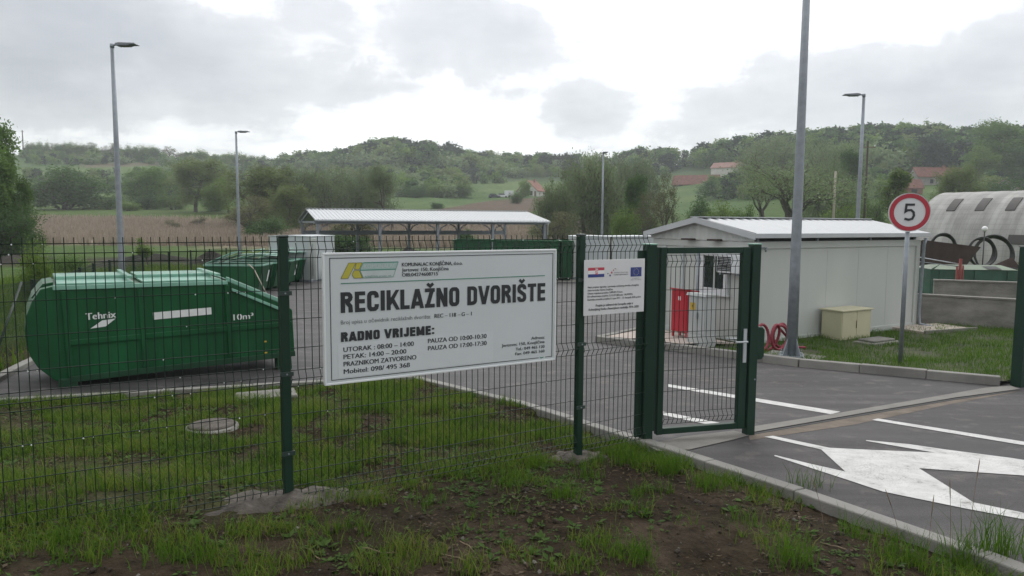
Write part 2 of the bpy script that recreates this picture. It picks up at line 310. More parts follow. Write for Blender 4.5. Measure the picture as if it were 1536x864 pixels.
# --- lettering
_cv = bpy.data.curves.new('t', 'FONT'); _to = bpy.data.objects.new('t', _cv); C.objects.link(_to); _TX = {}
def glyphs(txt, bold=0.):
    if (txt, bold) in _TX: return _TX[(txt, bold)]
    _cv.body = txt; _cv.offset = bold; _cv.resolution_u = 4; _cv.fill_mode = 'FRONT'
    bpy.context.view_layer.update(); dg = bpy.context.evaluated_depsgraph_get(); e = _to.evaluated_get(dg); me = e.to_mesh()
    V = np.array([v.co[:2] for v in me.vertices]); F = [tuple(p.vertices) for p in me.polygons]; e.to_mesh_clear(); _TX[(txt, bold)] = (V, F); return V, F
_H = {b: glyphs('H', b)[0][:, 1] for b in (0., .012, .02, .03)}
def text(mb, txt, x0, x1, base, cap, m, d, bold=0., plane='uz', right=False, sign=1):
    V, F = glyphs(txt, 0.); h = _H[0.]; ys = cap/(h.max()-h.min()); k = bold*3.2*cap; xs = (x1-x0-k)/(V[:, 0].max()-V[:, 0].min())
    X = x0+(V[:, 0]-V[:, 0].min())*xs; Y = base+(V[:, 1]-h.min())*ys
    for i in range(3 if bold else 1): mb.add([(a+k*i/2, d-.00012*i, b) for a, b in zip(X, Y)], F, m)
# condensed bold capitals drawn as mitred strokes (board headings)
def strip(mb, path, t, m, d, lo=-9e9, hi=9e9):
    P = [np.array(p, float) for p in path]; n = len(P); cl = np.allclose(P[0], P[-1]); P = P[:-1] if cl else P; n = len(P); L_, R_ = [], []
    for i in range(n):
        a = P[i]-P[i-1] if (i or cl) else P[1]-P[0]; b = P[(i+1) % n]-P[i] if (i < n-1 or cl) else P[i]-P[i-1]
        a = a/np.hypot(*a); b = b/np.hypot(*b); na = np.array([-a[1], a[0]]); nb = np.array([-b[1], b[0]]); k = na+nb; k = k/max(.3, (k@na)); L_.append(P[i]+k*t/2); R_.append(P[i]-k*t/2)
    v = [(q[0], d, min(hi, max(lo, q[1]))) for q in L_+R_]; mb.add(v, [(i, (i+1) % n, n+(i+1) % n, n+i) for i in range(n if cl else n-1)], m)
def arc(cx, cz, rx, rz, a0, a1, n=6): return [(cx+rx*math.cos(R(a0+(a1-a0)*i/n)), cz+rz*math.sin(R(a0+(a1-a0)*i/n))) for i in range(n+1)]
def letter(ch, t, w=.47):
    a = t/2; W_ = w-a; H = 1-a; r = w*.5-a; rz = .24; c = w/2
    car = [[(c-.13, 1.24), (c, 1.1), (c+.13, 1.24)]]
    if ch == 'I': return t, [[(a, 0), (a, 1)]]
    if ch == ':': return t, [[(a, .06), (a, .06+t)], [(a, .55), (a, .55+t)]]
    if ch == ' ': return .2, []
    if ch == 'E': return w*.88, [[(a, 0), (a, 1)], [(a, H), (w*.88, H)], [(a, .52), (w*.84, .52)], [(a, a), (w*.88, a)]]
    if ch == 'L': return w*.84, [[(a, 0), (a, 1)], [(a, a), (w*.84, a)]]
    if ch == 'T': return w*.94, [[(c*.94, 0), (c*.94, 1)], [(0, H), (w*.94, H)]]
    if ch == 'N': return w*1.06, [[(a, 0), (a, 1)], [(w*1.06-a, 0), (w*1.06-a, 1)], [(a*1.05, .97), (w*1.06-a*1.05, .03)]]
    if ch == 'K': return w*1.06, [[(a, 0), (a, 1)], [(a*1.3, .3), (w*.97, 1.06)], [(w*.4, .64), (w*1.02, -.06)]]
    if ch == 'A': return w*1.1, [[(a*.6, -.06), (c*1.06, 1.06)], [(w*1.1-a*.6, -.06), (c*1.14, 1.06)], [(w*.26, .25), (w*.84, .25)]]
    if ch == 'V': return w*1.08, [[(a*.6, 1.06), (c*1.05, -.06)], [(w*1.08-a*.6, 1.06), (c*1.11, -.06)]]
    if ch == 'M': return w*1.34, [[(a, 0), (a, 1)], [(w*1.34-a, 0), (w*1.34-a, 1)], [(a*1.1, .97), (w*.67, .1)], [(w*1.34-a*1.1, .97), (w*.67, .1)]]
    if ch == 'J': return w*.86, [[(w*.86-a, 1), (w*.86-a, rz)]+arc(w*.43, rz, w*.43-a, rz-a, 0, -180)[1:]+[(a, .32)]]
    if ch == 'O': return w, [arc(c, 1-rz, r, rz-a, 0, 180)+arc(c, rz, r, rz-a, 180, 360)+[(W_, 1-rz)]]
    if ch == 'C': return w, [[(W_, .66)]+arc(c, 1-rz, r, rz-a, 0, 180)+arc(c, rz, r, rz-a, 180, 360)+[(W_, .34)]]
    if ch == 'D': return w, [[(a, 0), (a, 1)], [(a, H)]+arc(w-a-.2, 1-.24, .2, .24-a, 90, 0)+arc(w-a-.2, .24, .2, .24-a, 0, -90)+[(a, a)]]
    if ch == 'R': return w*1.02, [[(a, 0), (a, 1)], [(a, H)]+arc(w-a-.14, .74, .14, .26-a, 90, -90)+[(a, .48+a)], [(w*.52, .5), (w-a*1.1, .3), (w-a*.95, 0)]]
    if ch in 'ŠS': return w, [[(W_, .7)]+arc(c, 1-.22, r, .22-a, 0, 180)+[(a, .7), (a+.02, .62), (c, .51), (W_-.02, .4), (W_, .3)]+arc(c, .22, r, .22-a, 0, -180)+[(a, .3)]]+(car if ch == 'Š' else [])
    if ch in 'ŽZ': return w*.92, [[(0, H), (w*.92, H)], [(w*.92-a*1.2, .96), (a*1.2, .04)], [(0, a), (w*.92, a)]]+(car if ch == 'Ž' else [])
def heading(mb, txt, x0, x1, base, cap, m, d, t=.172):
    x = 0; out = []
    for ch in txt:
        w, ps = letter(ch, t); out += [(x, q) for q in ps]; x += w+.075
    x -= .075; s = (x1-x0)/x
    for i, (o, q) in enumerate(out):
        car = min(p[1] for p in q) > 1
        strip(mb, [(x0+(o+p[0])*s, base+p[1]*cap) for p in q], t*s*(.72 if car else 1), m, d-.00012*(i % 9), base, base+cap*(1.3 if car else 1))
# ================================================================== ground, yard, kerbs
def axis(lo, hi, d0, d1, step, mx, ends):
    a = list(np.arange(d0, d1+1e-6, step)); s = step; x = d1
    while x < hi: s = min(s*1.13, mx); x += s; a.append(x)
    s = step; x = d0; b = []
    while x > lo: s = min(s*1.13, mx); x -= s; b.append(x)
    return np.array(sorted([ends[0]]+b+a+[ends[1]]))
def ground():
    xs = axis(-480, 480, -7, 8, .075, 4.5, (-1500, 1500))
    ys = np.concatenate([[-40, -12, -4, 0, 1], np.arange(2, 12, .075), np.arange(12, 45, .5), np.arange(45, 520, 2.6), [560, 640, 760, 1000, 1500]]); ys[np.argmin(np.abs(ys-14))] = 14
    X, Y = np.meshgrid(xs, ys); X = X.ravel(); Y = Y.ravel(); Z = HT(X, Y)
    ins = inpoly(X, Y, ASPH); nr = Y < 48
    d = np.full(X.shape, 99.); d[nr] = dpoly(X[nr], Y[nr], ASPH)
    Z = Z+np.where(~ins & (Y < 14), SOIL(X, Y), 0)
    low = ins | (nr & (Y > 13) & (d < .7)); Z = np.where(low, G(Y)-.07, Z)
    # where each kind of ground lies (regions of soil, meadow, reed bed, plough)
    dv = np.stack([X, Y, Z-CH], 1); w = np.maximum(dv@fw, .1); PX = 768+1080*(dv@rt)/w; PY = 432-1080*(dv@up)/w
    n1 = fbm(X/9, Y/9, 4, 31); n2 = fbm(X/30, Y/22, 4, 41); n3 = fbm(X*1.1, Y*1.1, 4, 51); n4 = fbm(X*6, Y*6, 3, 61)
    def mixc(c, c2, t): return c*(1-t[:, None])+np.array(c2)*t[:, None]
    col = np.tile(np.array([.05, .098, .024]), (len(X), 1)); col = mixc(col, (.08, .12, .035), n1)
    near = sstep(16, 12, Y); soil = np.array([.032, .023, .013])
    col = mixc(col, soil, near*(.72+.28*sstep(.35, .6, n3))); col = mixc(col, (.065, .052, .038), near*sstep(.5, .75, n4)*.5)
    fence_d = (X+1.536)*(-.518)+(Y-4.822)*.855
    front = near*sstep(.3, -.3, fence_d); col = mixc(col, (.031, .0235, .016), front*.85); col = mixc(col, (.066, .05, .036), front*sstep(.52, .72, fbm(X*2.3, Y*2.3, 4, 71))*.6)
    col = mixc(col, (.05, .043, .033), ((Y > 42) & (Y < 58))*sstep(.42, .58, n1)*.9)
    reed = sstep(76, 84, Y+n1*12-6)*sstep(142, 132, Y+n2*10-5)*sstep(930, 860, PX); col = mixc(col, (.27, .215, .17), reed*.95)
    strip = sstep(134, 142, Y)*sstep(200, 190, Y)*(PX < 1000); col = mixc(col, (.075, .115, .033), strip*.9)
    hill = sstep(190, 200, Y); col = mixc(col, (.065, .115, .036), hill); col = mixc(col, (.11, .155, .055), hill*sstep(.45, .7, n2)*.8)
    pl = inpoly(PX, PY, [(655, 314), (735, 301), (800, 297), (850, 293), (900, 293), (900, 306), (810, 313), (790, 320), (640, 320)]) & (Y > 165)
    col = mixc(col, (.105, .075, .058), pl*.95)
    te = inpoly(PX, PY, [(120, 246), (375, 240), (380, 244), (125, 252)]) & (Y > 200); col = mixc(col, (.13, .1, .075), te*.8)
    wood = hill*((PX > 960) & (PY < 262) | (PX > 430) & (PX < 900) & (PY < 272)); col = mixc(col, (.05, .075, .035), wood*.85)
    i, j = np.meshgrid(np.arange(len(ys)-1), np.arange(len(xs)-1), indexing='ij'); a = (i*len(xs)+j).ravel()
    o = npmesh('ground', np.stack([X, Y, Z], 1), np.stack([a, a+1, a+1+len(xs), a+len(xs)], 1), [], smooth=True)
    at_ = o.data.color_attributes.new('soil_kind', 'FLOAT_COLOR', 'POINT'); at_.data.foreach_set('color', np.concatenate([col, np.ones((len(X), 1))], 1).astype(np.float32).ravel())
    m = bpy.data.materials.new('ground'); m.use_nodes = True; nt = m.node_tree; N = nt.nodes.new; L = nt.links.new; b = nt.nodes['Principled BSDF']
    b.inputs['Roughness'].default_value = .9; b.inputs['Specular IOR Level'].default_value = .06
    va = N('ShaderNodeVertexColor'); va.layer_name = 'soil_kind'; g = N('ShaderNodeNewGeometry')
    n = N('ShaderNodeTexNoise'); n.inputs['Scale'].default_value = 9; n.inputs['Detail'].default_value = 9; n.inputs['Roughness'].default_value = .7; L(g.outputs['Position'], n.inputs['Vector'])
    nb = N('ShaderNodeTexNoise'); nb.inputs['Scale'].default_value = .7; nb.inputs['Detail'].default_value = 6; L(g.outputs['Position'], nb.inputs['Vector'])
    v = N('ShaderNodeMapRange'); v.inputs['From Min'].default_value = .3; v.inputs['From Max'].default_value = .7; v.inputs['To Min'].default_value = .4; v.inputs['To Max'].default_value = 1.6; L(n.outputs['Fac'], v.inputs['Value'])
    v2 = N('ShaderNodeMapRange'); v2.inputs['From Min'].default_value = .3; v2.inputs['From Max'].default_value = .7; v2.inputs['To Min'].default_value = .75; v2.inputs['To Max'].default_value = 1.25; L(nb.outputs['Fac'], v2.inputs['Value'])
    s1 = N('ShaderNodeVectorMath'); s1.operation = 'SCALE'; L(va.outputs[0], s1.inputs[0]); L(v.outputs[0], s1.inputs['Scale'])
    s2 = N('ShaderNodeVectorMath'); s2.operation = 'SCALE'; L(s1.outputs[0], s2.inputs[0]); L(v2.outputs[0], s2.inputs['Scale']); L(s2.outputs[0], b.inputs['Base Color'])
    nn = N('ShaderNodeTexNoise'); nn.inputs['Scale'].default_value = 45; nn.inputs['Detail'].default_value = 6; L(g.outputs['Position'], nn.inputs['Vector'])
    bp = N('ShaderNodeBump'); bp.inputs['Strength'].default_value = .9; bp.inputs['Distance'].default_value = .03; L(nn.outputs['Fac'], bp.inputs['Height']); L(bp.outputs[0], b.inputs['Normal'])
    o.data.materials.append(m); tag(o, kind='structure')
ground()
def asphalt_mat():
    m = bpy.data.materials.new('asphalt'); m.use_nodes = True; nt = m.node_tree; N = nt.nodes.new; L = nt.links.new; b = nt.nodes['Principled BSDF']
    g = N('ShaderNodeNewGeometry')
    def noise(s, d, ro=.6):
        n = N('ShaderNodeTexNoise'); n.inputs['Scale'].default_value = s; n.inputs['Detail'].default_value = d; n.inputs['Roughness'].default_value = ro; L(g.outputs['Position'], n.inputs['Vector']); return n.outputs['Fac']
    b.inputs['Specular IOR Level'].default_value = .28
    big = noise(.55, 6); fine = noise(110, 2, .8); mid = noise(4, 6)
    cr = N('ShaderNodeValToRGB'); e = cr.color_ramp.elements; e[0].position = .33; e[0].color = (.036, .034, .037, 1); e[1].position = .68; e[1].color = (.082, .077, .079, 1); L(big, cr.inputs[0])
    v = N('ShaderNodeMapRange'); v.inputs['From Min'].default_value = .3; v.inputs['From Max'].default_value = .7; v.inputs['To Min'].default_value = .62; v.inputs['To Max'].default_value = 1.38; L(fine, v.inputs['Value'])
    sc_ = N('ShaderNodeVectorMath'); sc_.operation = 'SCALE'; L(cr.outputs[0], sc_.inputs[0]); L(v.outputs[0], sc_.inputs['Scale'])
    mpn = N('ShaderNodeMapping'); mpn.inputs['Rotation'].default_value = (0, 0, R(44)); mpn.inputs['Scale'].default_value = (.16, 2.2, 1); L(g.outputs['Position'], mpn.inputs[0]); sn = N('ShaderNodeTexNoise'); sn.inputs['Scale'].default_value = 1; sn.inputs['Detail'].default_value = 6; sn.inputs['Roughness'].default_value = .65; L(mpn.outputs[0], sn.inputs['Vector'])
    sv = N('ShaderNodeMapRange'); sv.inputs['From Min'].default_value = .32; sv.inputs['From Max'].default_value = .68; sv.inputs['To Min'].default_value = .62; sv.inputs['To Max'].default_value = 1.3; L(sn.outputs['Fac'], sv.inputs['Value']); s2_ = N('ShaderNodeVectorMath'); s2_.operation = 'SCALE'; L(sc_.outputs[0], s2_.inputs[0]); L(sv.outputs[0], s2_.inputs['Scale']); sc_ = s2_
    # dusty stains with a shape of their own
    st = N('ShaderNodeMapRange'); st.inputs['From Min'].default_value = .55; st.inputs['From Max'].default_value = .74; st.inputs['To Max'].default_value = .45; L(mid, st.inputs['Value'])
    mx = N('ShaderNodeMix'); mx.data_type = 'RGBA'; mx.inputs['B'].default_value = (.19, .17, .15, 1); L(st.outputs[0], mx.inputs['Factor']); L(sc_.outputs[0], mx.inputs['A']); L(mx.outputs['Result'], b.inputs['Base Color'])
    ro = N('ShaderNodeMapRange'); ro.inputs['From Min'].default_value = .3; ro.inputs['From Max'].default_value = .7; ro.inputs['To Min'].default_value = .55; ro.inputs['To Max'].default_value = .8; L(big, ro.inputs['Value']); L(ro.outputs[0], b.inputs['Roughness'])
    bp = N('ShaderNodeBump'); bp.inputs['Strength'].default_value = .55; bp.inputs['Distance'].default_value = .006; L(fine, bp.inputs['Height']); L(bp.outputs[0], b.inputs['Normal']); MATS['asphalt'] = m
asphalt_mat()
def paint_mat():
    m = bpy.data.materials.new('road_paint'); m.use_nodes = True; nt = m.node_tree; N = nt.nodes.new; L = nt.links.new; b = nt.nodes['Principled BSDF']; b.inputs['Roughness'].default_value = .6
    g = N('ShaderNodeNewGeometry'); n = N('ShaderNodeTexNoise'); n.inputs['Scale'].default_value = 6; n.inputs['Detail'].default_value = 9; n.inputs['Roughness'].default_value = .72; L(g.outputs['Position'], n.inputs['Vector'])
    cr = N('ShaderNodeValToRGB'); e = cr.color_ramp.elements; e[0].position = .3; e[0].color = (.16, .15, .14, 1); e[1].position = .6; e[1].color = (.56, .56, .55, 1); k = e.new(.4); k.color = (.44, .44, .43, 1); L(n.outputs['Fac'], cr.inputs[0])
    n2 = N('ShaderNodeTexNoise'); n2.inputs['Scale'].default_value = 75; n2.inputs['Detail'].default_value = 3; L(g.outputs['Position'], n2.inputs['Vector']); n3 = N('ShaderNodeTexNoise'); n3.inputs['Scale'].default_value = 2.2; n3.inputs['Detail'].default_value = 7; n3.inputs['Roughness'].default_value = .7; L(g.outputs['Position'], n3.inputs['Vector'])
    ad = N('ShaderNodeMath'); ad.operation = 'MULTIPLY_ADD'; ad.inputs[1].default_value = .9; L(n3.outputs['Fac'], ad.inputs[0]); L(n2.outputs['Fac'], ad.inputs[2]); mr = N('ShaderNodeMapRange'); mr.inputs['From Min'].default_value = 1.08; mr.inputs['From Max'].default_value = 1.22; mr.inputs['To Max'].default_value = .75; L(ad.outputs[0], mr.inputs['Value'])
    mx = N('ShaderNodeMix'); mx.data_type = 'RGBA'; mx.inputs['B'].default_value = (.13, .125, .12, 1); L(mr.outputs[0], mx.inputs['Factor']); L(cr.outputs[0], mx.inputs['A']); L(mx.outputs['Result'], b.inputs['Base Color'])
    bp = N('ShaderNodeBump'); bp.inputs['Strength'].default_value = .3; bp.inputs['Distance'].default_value = .004; L(n.outputs['Fac'], bp.inputs['Height']); L(bp.outputs[0], b.inputs['Normal']); MATS['road_paint'] = m
paint_mat()
def sheet(name, poly, dz, m, cuts=(14, 42), zf=None):
    bm = bmesh.new(); f = bm.faces.new([bm.verts.new((p[0], p[1], 0)) for p in poly]); f.normal_update(); bmesh.ops.triangulate(bm, faces=[f], ngon_method='EAR_CLIP')
    for y in cuts: bmesh.ops.bisect_plane(bm, geom=bm.verts[:]+bm.edges[:]+bm.faces[:], plane_co=(0, y, 0), plane_no=(0, 1, 0))
    for v in bm.verts: v.co.z = float(zf(v.co.x, v.co.y)) if zf else float(G(v.co.y))+dz
    bmesh.ops.recalc_face_normals(bm, faces=bm.faces)
    me = bpy.data.meshes.new(name); bm.to_mesh(me); bm.free(); me.materials.append(MATS[m])
    if me.polygons[0].normal.z < 0: me.flip_normals()
    o = bpy.data.objects.new(name, me); C.objects.link(o); return tag(o, kind='structure')
sheet('asphalt_yard', ASPH, .004, 'asphalt')
def kerb(path, w, h, below, m='concrete_kerb', unit=1.0, off=0., name='kerb'):
    mb = MB(); 
    for a, b in zip(path[:-1], path[1:]):
        a = np.array(a[:2]); b = np.array(b[:2]); L_ = np.hypot(*(b-a)); e = (b-a)/L_; n = np.array([-e[1], e[0]]); k = max(1, round(L_/unit))
        for i in range(k):
            q0 = a+e*(L_*i/k+.003); q1 = a+e*(L_*(i+1)/k-.003); c = []
            jz = random.uniform(-.006, .006)
            for q in (q0, q1):
                for s in (-w/2+off, w/2+off):
                    p = q+n*s; c.append((p[0], p[1], float(G(q[1]))-below)); 
            v = c+[(x, y, float(G(y))+h+jz) for x, y, z in c]
            mb.add(v, [(0, 2, 3, 1), (4, 5, 7, 6), (0, 1, 5, 4), (2, 6, 7, 3), (0, 4, 6, 2), (1, 3, 7, 5)], m)
    return tag(mb.build(name, bevel=.012), kind='structure')
kerb(KR, .13, .035, .2); kerb(KC, .13, .045, .2); kerb(KL, .14, .07, .2); kerb(KI, .16, .13, .12, off=-.0)
# grass island behind the right-hand kerb
def island():
    n = 70; xs = np.linspace(1.5, 16, 150); ys = np.linspace(9.7, 24, 150); X, Y = np.meshgrid(xs, ys); X = X.ravel(); Y = Y.ravel()
    Z = G(Y)+.075+(fbm(X*1.5, Y*1.5, 3, 81)-.5)*.09; a = []
    ctr = (X.reshape(150, 150)[:-1, :-1]+.05, Y.reshape(150, 150)[:-1, :-1]+.05); ok = inpoly(ctr[0], ctr[1], ISL)
    i, j = np.nonzero(ok); k = i*150+j
    o = npmesh('lawn', np.stack([X, Y, Z], 1), np.stack([k, k+1, k+151, k+150], 1), ['lawn_soil'], smooth=True); tag(o, kind='structure')
mat('lawn_soil', (.045, .052, .024), .95, var=.4, scale=4, bump=.7, bscale=30, c2=(.075, .085, .036))
island()
def wp(q, o=(980, 480), s=2.7608): return at(o[0]+q[0]/s, o[1]+q[1]/s)
def wps(l): return [tuple(wp(q)[:2]) for q in l]
sheet('paved_pad', [(1.95, 14.55), (3.2, 13.5), (4.3, 13.6), (3.3, 15.6), (2.9, 15.7)], .13, 'pad', ())
MK = [[(60, 268), (775, 383), (735, 393), (60, 279)], [(930, 411), (1545, 509), (1545, 524), (905, 417)], [(-60, 366), (38, 382), (285, 431), (230, 437), (38, 396), (-60, 378)],
      [(460, 487), (495, 483), (730, 533), (870, 540), (1165, 553), (880, 504), (882, 501), (1060, 518), (1210, 540), (1480, 575), (1700, 610), (1700, 656), (1545, 649), (1100, 618), (1325, 760), (1600, 817), (1600, 843), (1300, 787), (950, 715), (800, 665), (500, 567), (503, 563), (640, 597), (795, 632), (695, 540)]]
for l in MK: sheet('road_marking', wps(l), .009, 'road_paint', ())
sheet('gate_threshold', wps([(395, 473), (395, 449), (750, 393), (1100, 333), (1380, 284), (1480, 276), (1518, 290), (1250, 326), (900, 385)]), .016, 'concrete', ())
sheet('rail_groove', wps([(395, 480), (395, 474), (900, 386), (1250, 327), (1518, 291), (1518, 294), (1250, 332), (900, 392)]), .0085, 'dark_gap', ())
sheet('dirt_strip', wps([(400, 500), (395, 481), (900, 393), (1250, 333), (1518, 295), (1480, 304), (1220, 352), (830, 436), (600, 470)]), .0065, 'dirt', ()) if mat('dirt', (.15, .125, .1), .95, var=.25, scale=5, bump=.5) else 0
sheet('concrete_pad', wps([(-30, 520), (120, 487), (330, 462), (392, 474), (395, 482), (330, 500), (150, 541), (20, 548)]), .011, 'concrete', ())
sheet('concrete_pad', [(-4, 32.6), (3.4, 32.6), (3.4, 36.5), (-4, 36.5)], .02, 'concrete', ())

# ================================================================== fence, gate, signs
P1 = np.array([-1.536, 4.822, .115]); FD = np.array([.8554, .5183, 0]); FN = np.array([-.5183, .8554, 0])
def wire_panel(x0, x1, zb, zt, y=0., step=.05, zb1=None, spikes=.03, drops=0):
    """welded mesh with pressed folds in local x/z, folds bulging towards -y"""
    mb = MB(); H = zt-zb; r = .0034
    hz = [H-.005, H-.06, H-.115]; z = H-.115
    hz += [H-.33, H-.53, H-.73, H*.5+.03, H*.5-.025, H*.5-.08]; z = H*.5-.08
    while z-.2 > .2: z -= .2; hz.append(z)
    hz += [.13, .075, .02]; bul = {1: 1, 7: 1, len(hz)-2: 1}
    prof = [(H+spikes, 0)]+[(q, -.034 if i in bul else 0) for i, q in enumerate(hz)]
    n = max(1, int(round((x1-x0)/step)))
    for k in range(n+1):
        x = x0+(x1-x0)*k/n; zz0 = zb if zb1 is None else zb+(zb1-zb)*(x-x0)/(x1-x0)
        mb.tube([(x, y+b+.004, max(zb+q, zz0)) for q, b in prof], r, 'wire_green', n=3, cap=False, smooth=False)
    for i, q in enumerate(hz):
        b = -.034 if i in bul else 0; mb.tube([(x0, y+b-.004, zb+q), (x1, y+b-.004, zb+q)], r, 'wire_green', n=3, cap=False, smooth=False)
    rr = random.Random(int(x0*100)+3)
    for _ in range(drops):
        i = rr.choice([0, 1, 2, 3, 4, 5, 6, 7, 8, 9]); x = x0+step*rr.randrange(n+1); b = -.034 if i in bul else 0; s = rr.uniform(.003, .0055)
        p = (x+rr.uniform(-.008, .008), y+b-.011, zb+hz[min(i, len(hz)-1)]-.004)
        mb.add([(p[0]+a*s, p[1]+c*s, p[2]+d*s) for a, c, d in ((1, 0, 0), (-1, 0, 0), (0, 1, 0), (0, -1, 0), (0, 0, 1), (0, 0, -1.4))], [(0, 2, 4), (2, 1, 4), (1, 3, 4), (3, 0, 4), (2, 0, 5), (1, 2, 5), (3, 1, 5), (0, 3, 5)], 'drop_glint', True)
    return mb
def post(x, zb, zt, w=.03, y=0.):
    mb = MB(); mb.box(x-w, x+w, y-w, y+w, zb, zt, 'green_paint'); return mb
MF = frame((P1[0], P1[1], 0), FD, FN)
fe = thing('mesh_fence', 'dark green welded wire fence on two square posts carrying the white signs', 'fence', M=MF)
for x, zb in ((0, .02), (2.475, -.1)):
    p = post(x, zb, 1.985).build('fence_post', fe, .006)
    cp = MB(); cp.box(x-.034, x+.034, -.034, .034, 1.986, 2.004, 'cap_black'); cp.build('post_cap', p, .006)
    for z in (.5, 1.05, 1.6):
        cl = MB(); cl.box(x-.045, x+.045, -.038, -.031, z, z+.03, 'cap_black'); cl.tube([(x, -.038, z+.015), (x, -.046, z+.015)], .006, 'galv', 6); cl.build('clamp', p)
wire_panel(-2.45, -.035, .2, 1.965, drops=75).build('wire_panel', fe)
wire_panel(.035, 2.44, .14, 1.965, drops=30).build('wire_panel', fe)
wire_panel(2.51, 3.22, .1, 1.965).build('wire_panel', fe)
p = post(-2.485, .15, 1.985).build('fence_post', fe, .006)
# big board
sg = thing('information_board', 'large white board lettered RECIKLAŽNO DVORIŠTE with opening hours, hung on the wire fence', 'sign', M=frame(tuple(P1[:2]+FD[:2]*.258-FN[:2]*.075)+(.979,), FD, FN) @ Matrix.Diagonal((.975, 1, .946, 1)))
b = MB(); b.box(0, 1.95, 0, .02, 0, .94, 'sign_white'); bo = b.build('board', sg)
b = MB()
for q in ((-.012, 1.962, .94, .955), (-.012, 1.962, -.015, 0), ): b.box(q[0], q[1], -.006, .03, q[2], q[3], 'sign_rim')
for q in ((-.014, 0), (1.95, 1.964)): b.box(q[0], q[1], -.006, .03, -.001, .941, 'sign_rim')
b.build('sign_frame', sg, .003)
b = MB(); b.box(.086, 1.357, -.0012, -.0002, .03, .284, 'sticker'); b.build('sticker', sg)
b = MB(); d = -.003
for x0, x1, z0, z1 in ((.034, 1.93, .914, .919), (.034, 1.795, .019, .024), (1.86, 1.93, .019, .024), (.034, .039, .0245, .9135), (1.925, 1.93, .0245, .9135)): b.box(x0, x1, d, d+.001, z0, z1, 'ink')
b.build('border_line', sg)
b = MB(); b.box(.114, 1.848, d, d+.001, .727, .733, 'ink_green'); b.build('divider_line', sg)
b = MB()
B = .03; T = lambda *a, **k: text(b, *a, **k)
T('KOMUNALAC KONJŠČINA, d.o.o.', .576, 1.079, .843, .027, 'ink', d, bold=.022); T('Jertovec 150, Konjščina', .576, .961, .803, .026, 'ink', d, bold=.022); T('OIB:04274608715', .576, .87, .765, .026, 'ink', d, bold=.022)
heading(b, 'RECIKLAŽNO', .11, 1.052, .514, .152, 'ink', d); heading(b, 'DVORIŠTE', 1.122, 1.853, .514, .152, 'ink', d)
T('Broj upisa u očevidnik reciklažnih dvorišta:', .109, .81, .43, .029, 'ink_grey', d); T('REC – 118 – G – 1', .839, 1.161, .43, .03, 'ink', d, bold=.022)
heading(b, 'RADNO VRIJEME:', .108, .837, .3, .071, 'ink', d, t=.195)
for s, x1, z in (('UTORAK : 08:00 – 14:00', .668, .224), ('PETAK: 14:00 – 20:00', .607, .17), ('PRAZNIKOM ZATVORENO', .688, .116), ('Mobitel: 098/ 495 368', .635, .06)): T(s, .124, x1, z, .034, 'ink', d, bold=.022)
T('PAUZA OD 10:00-10:30', .783, 1.295, .234, .034, 'ink', d, bold=.022); T('PAUZA OD 17:00-17:30', .783, 1.296, .176, .034, 'ink', d, bold=.022)
for s, x0, z in (('Adresa:', 1.719, .185), ('Jertovec 150, Konjščina', 1.436, .146), ('Tel.: 049 465 120', 1.568, .104), ('Fax: 049 465 160', 1.565, .064)): T(s, x0, 1.852, z, .024, 'ink', d, bold=.022)
b.build('lettering', sg)
b = MB()
def flat(mb, pts, m, d): mb.add([(x, d, z) for x, z in pts], [tuple(range(len(pts)))], m)
def outline(mb, pts, m, d, w=.0035):
    for (x0, z0), (x1, z1) in zip(pts, pts[1:]+pts[:1]):
        l = math.hypot(x1-x0, z1-z0); nx, nz = -(z1-z0)/l*w/2, (x1-x0)/l*w/2; flat(mb, [(x0+nx, z0+nz), (x1+nx, z1+nz), (x1-nx, z1-nz), (x0-nx, z0-nz)], m, d)
for pts in ([(.114, .766), (.172, .879), (.226, .879), (.166, .766)], [(.23, .879), (.274, .879), (.25, .83), (.214, .83)], [(.21, .822), (.25, .822), (.273, .766), (.21, .766), (.196, .793)]): flat(b, pts, 'logo_yellow', -.0024); outline(b, pts, 'logo_olive', -.003)
flat(b, [(.28, .88), (.549, .88), (.527, .826), (.256, .826)], 'logo_pale', -.0024); flat(b, [(.256, .82), (.525, .82), (.507, .766), (.28, .766)], 'logo_grey', -.0024)
flat(b, [(.278, .88), (.549, .88), (.547, .874), (.276, .874)], 'logo_green', -.003); flat(b, [(.254, .827), (.528, .827), (.525, .819), (.255, .819)], 'logo_green', -.003); outline(b, [(.28, .88), (.549, .88), (.507, .766), (.28, .766), (.254, .823)], 'logo_green', -.0036, .003)
text(b, 'KOMUNALAC', .285, .532, .836, .03, 'logo_grey', -.0036, bold=.012); text(b, 'KONJŠČINA, Jertovec 150', .292, .49, .771, .01, 'ink_green', -.0036)
flat(b, [(1.803, .03), (1.822, .022), (1.845, .028), (1.838, .017), (1.815, .012)], 'ink_green', -.003); b.build('logo', sg)
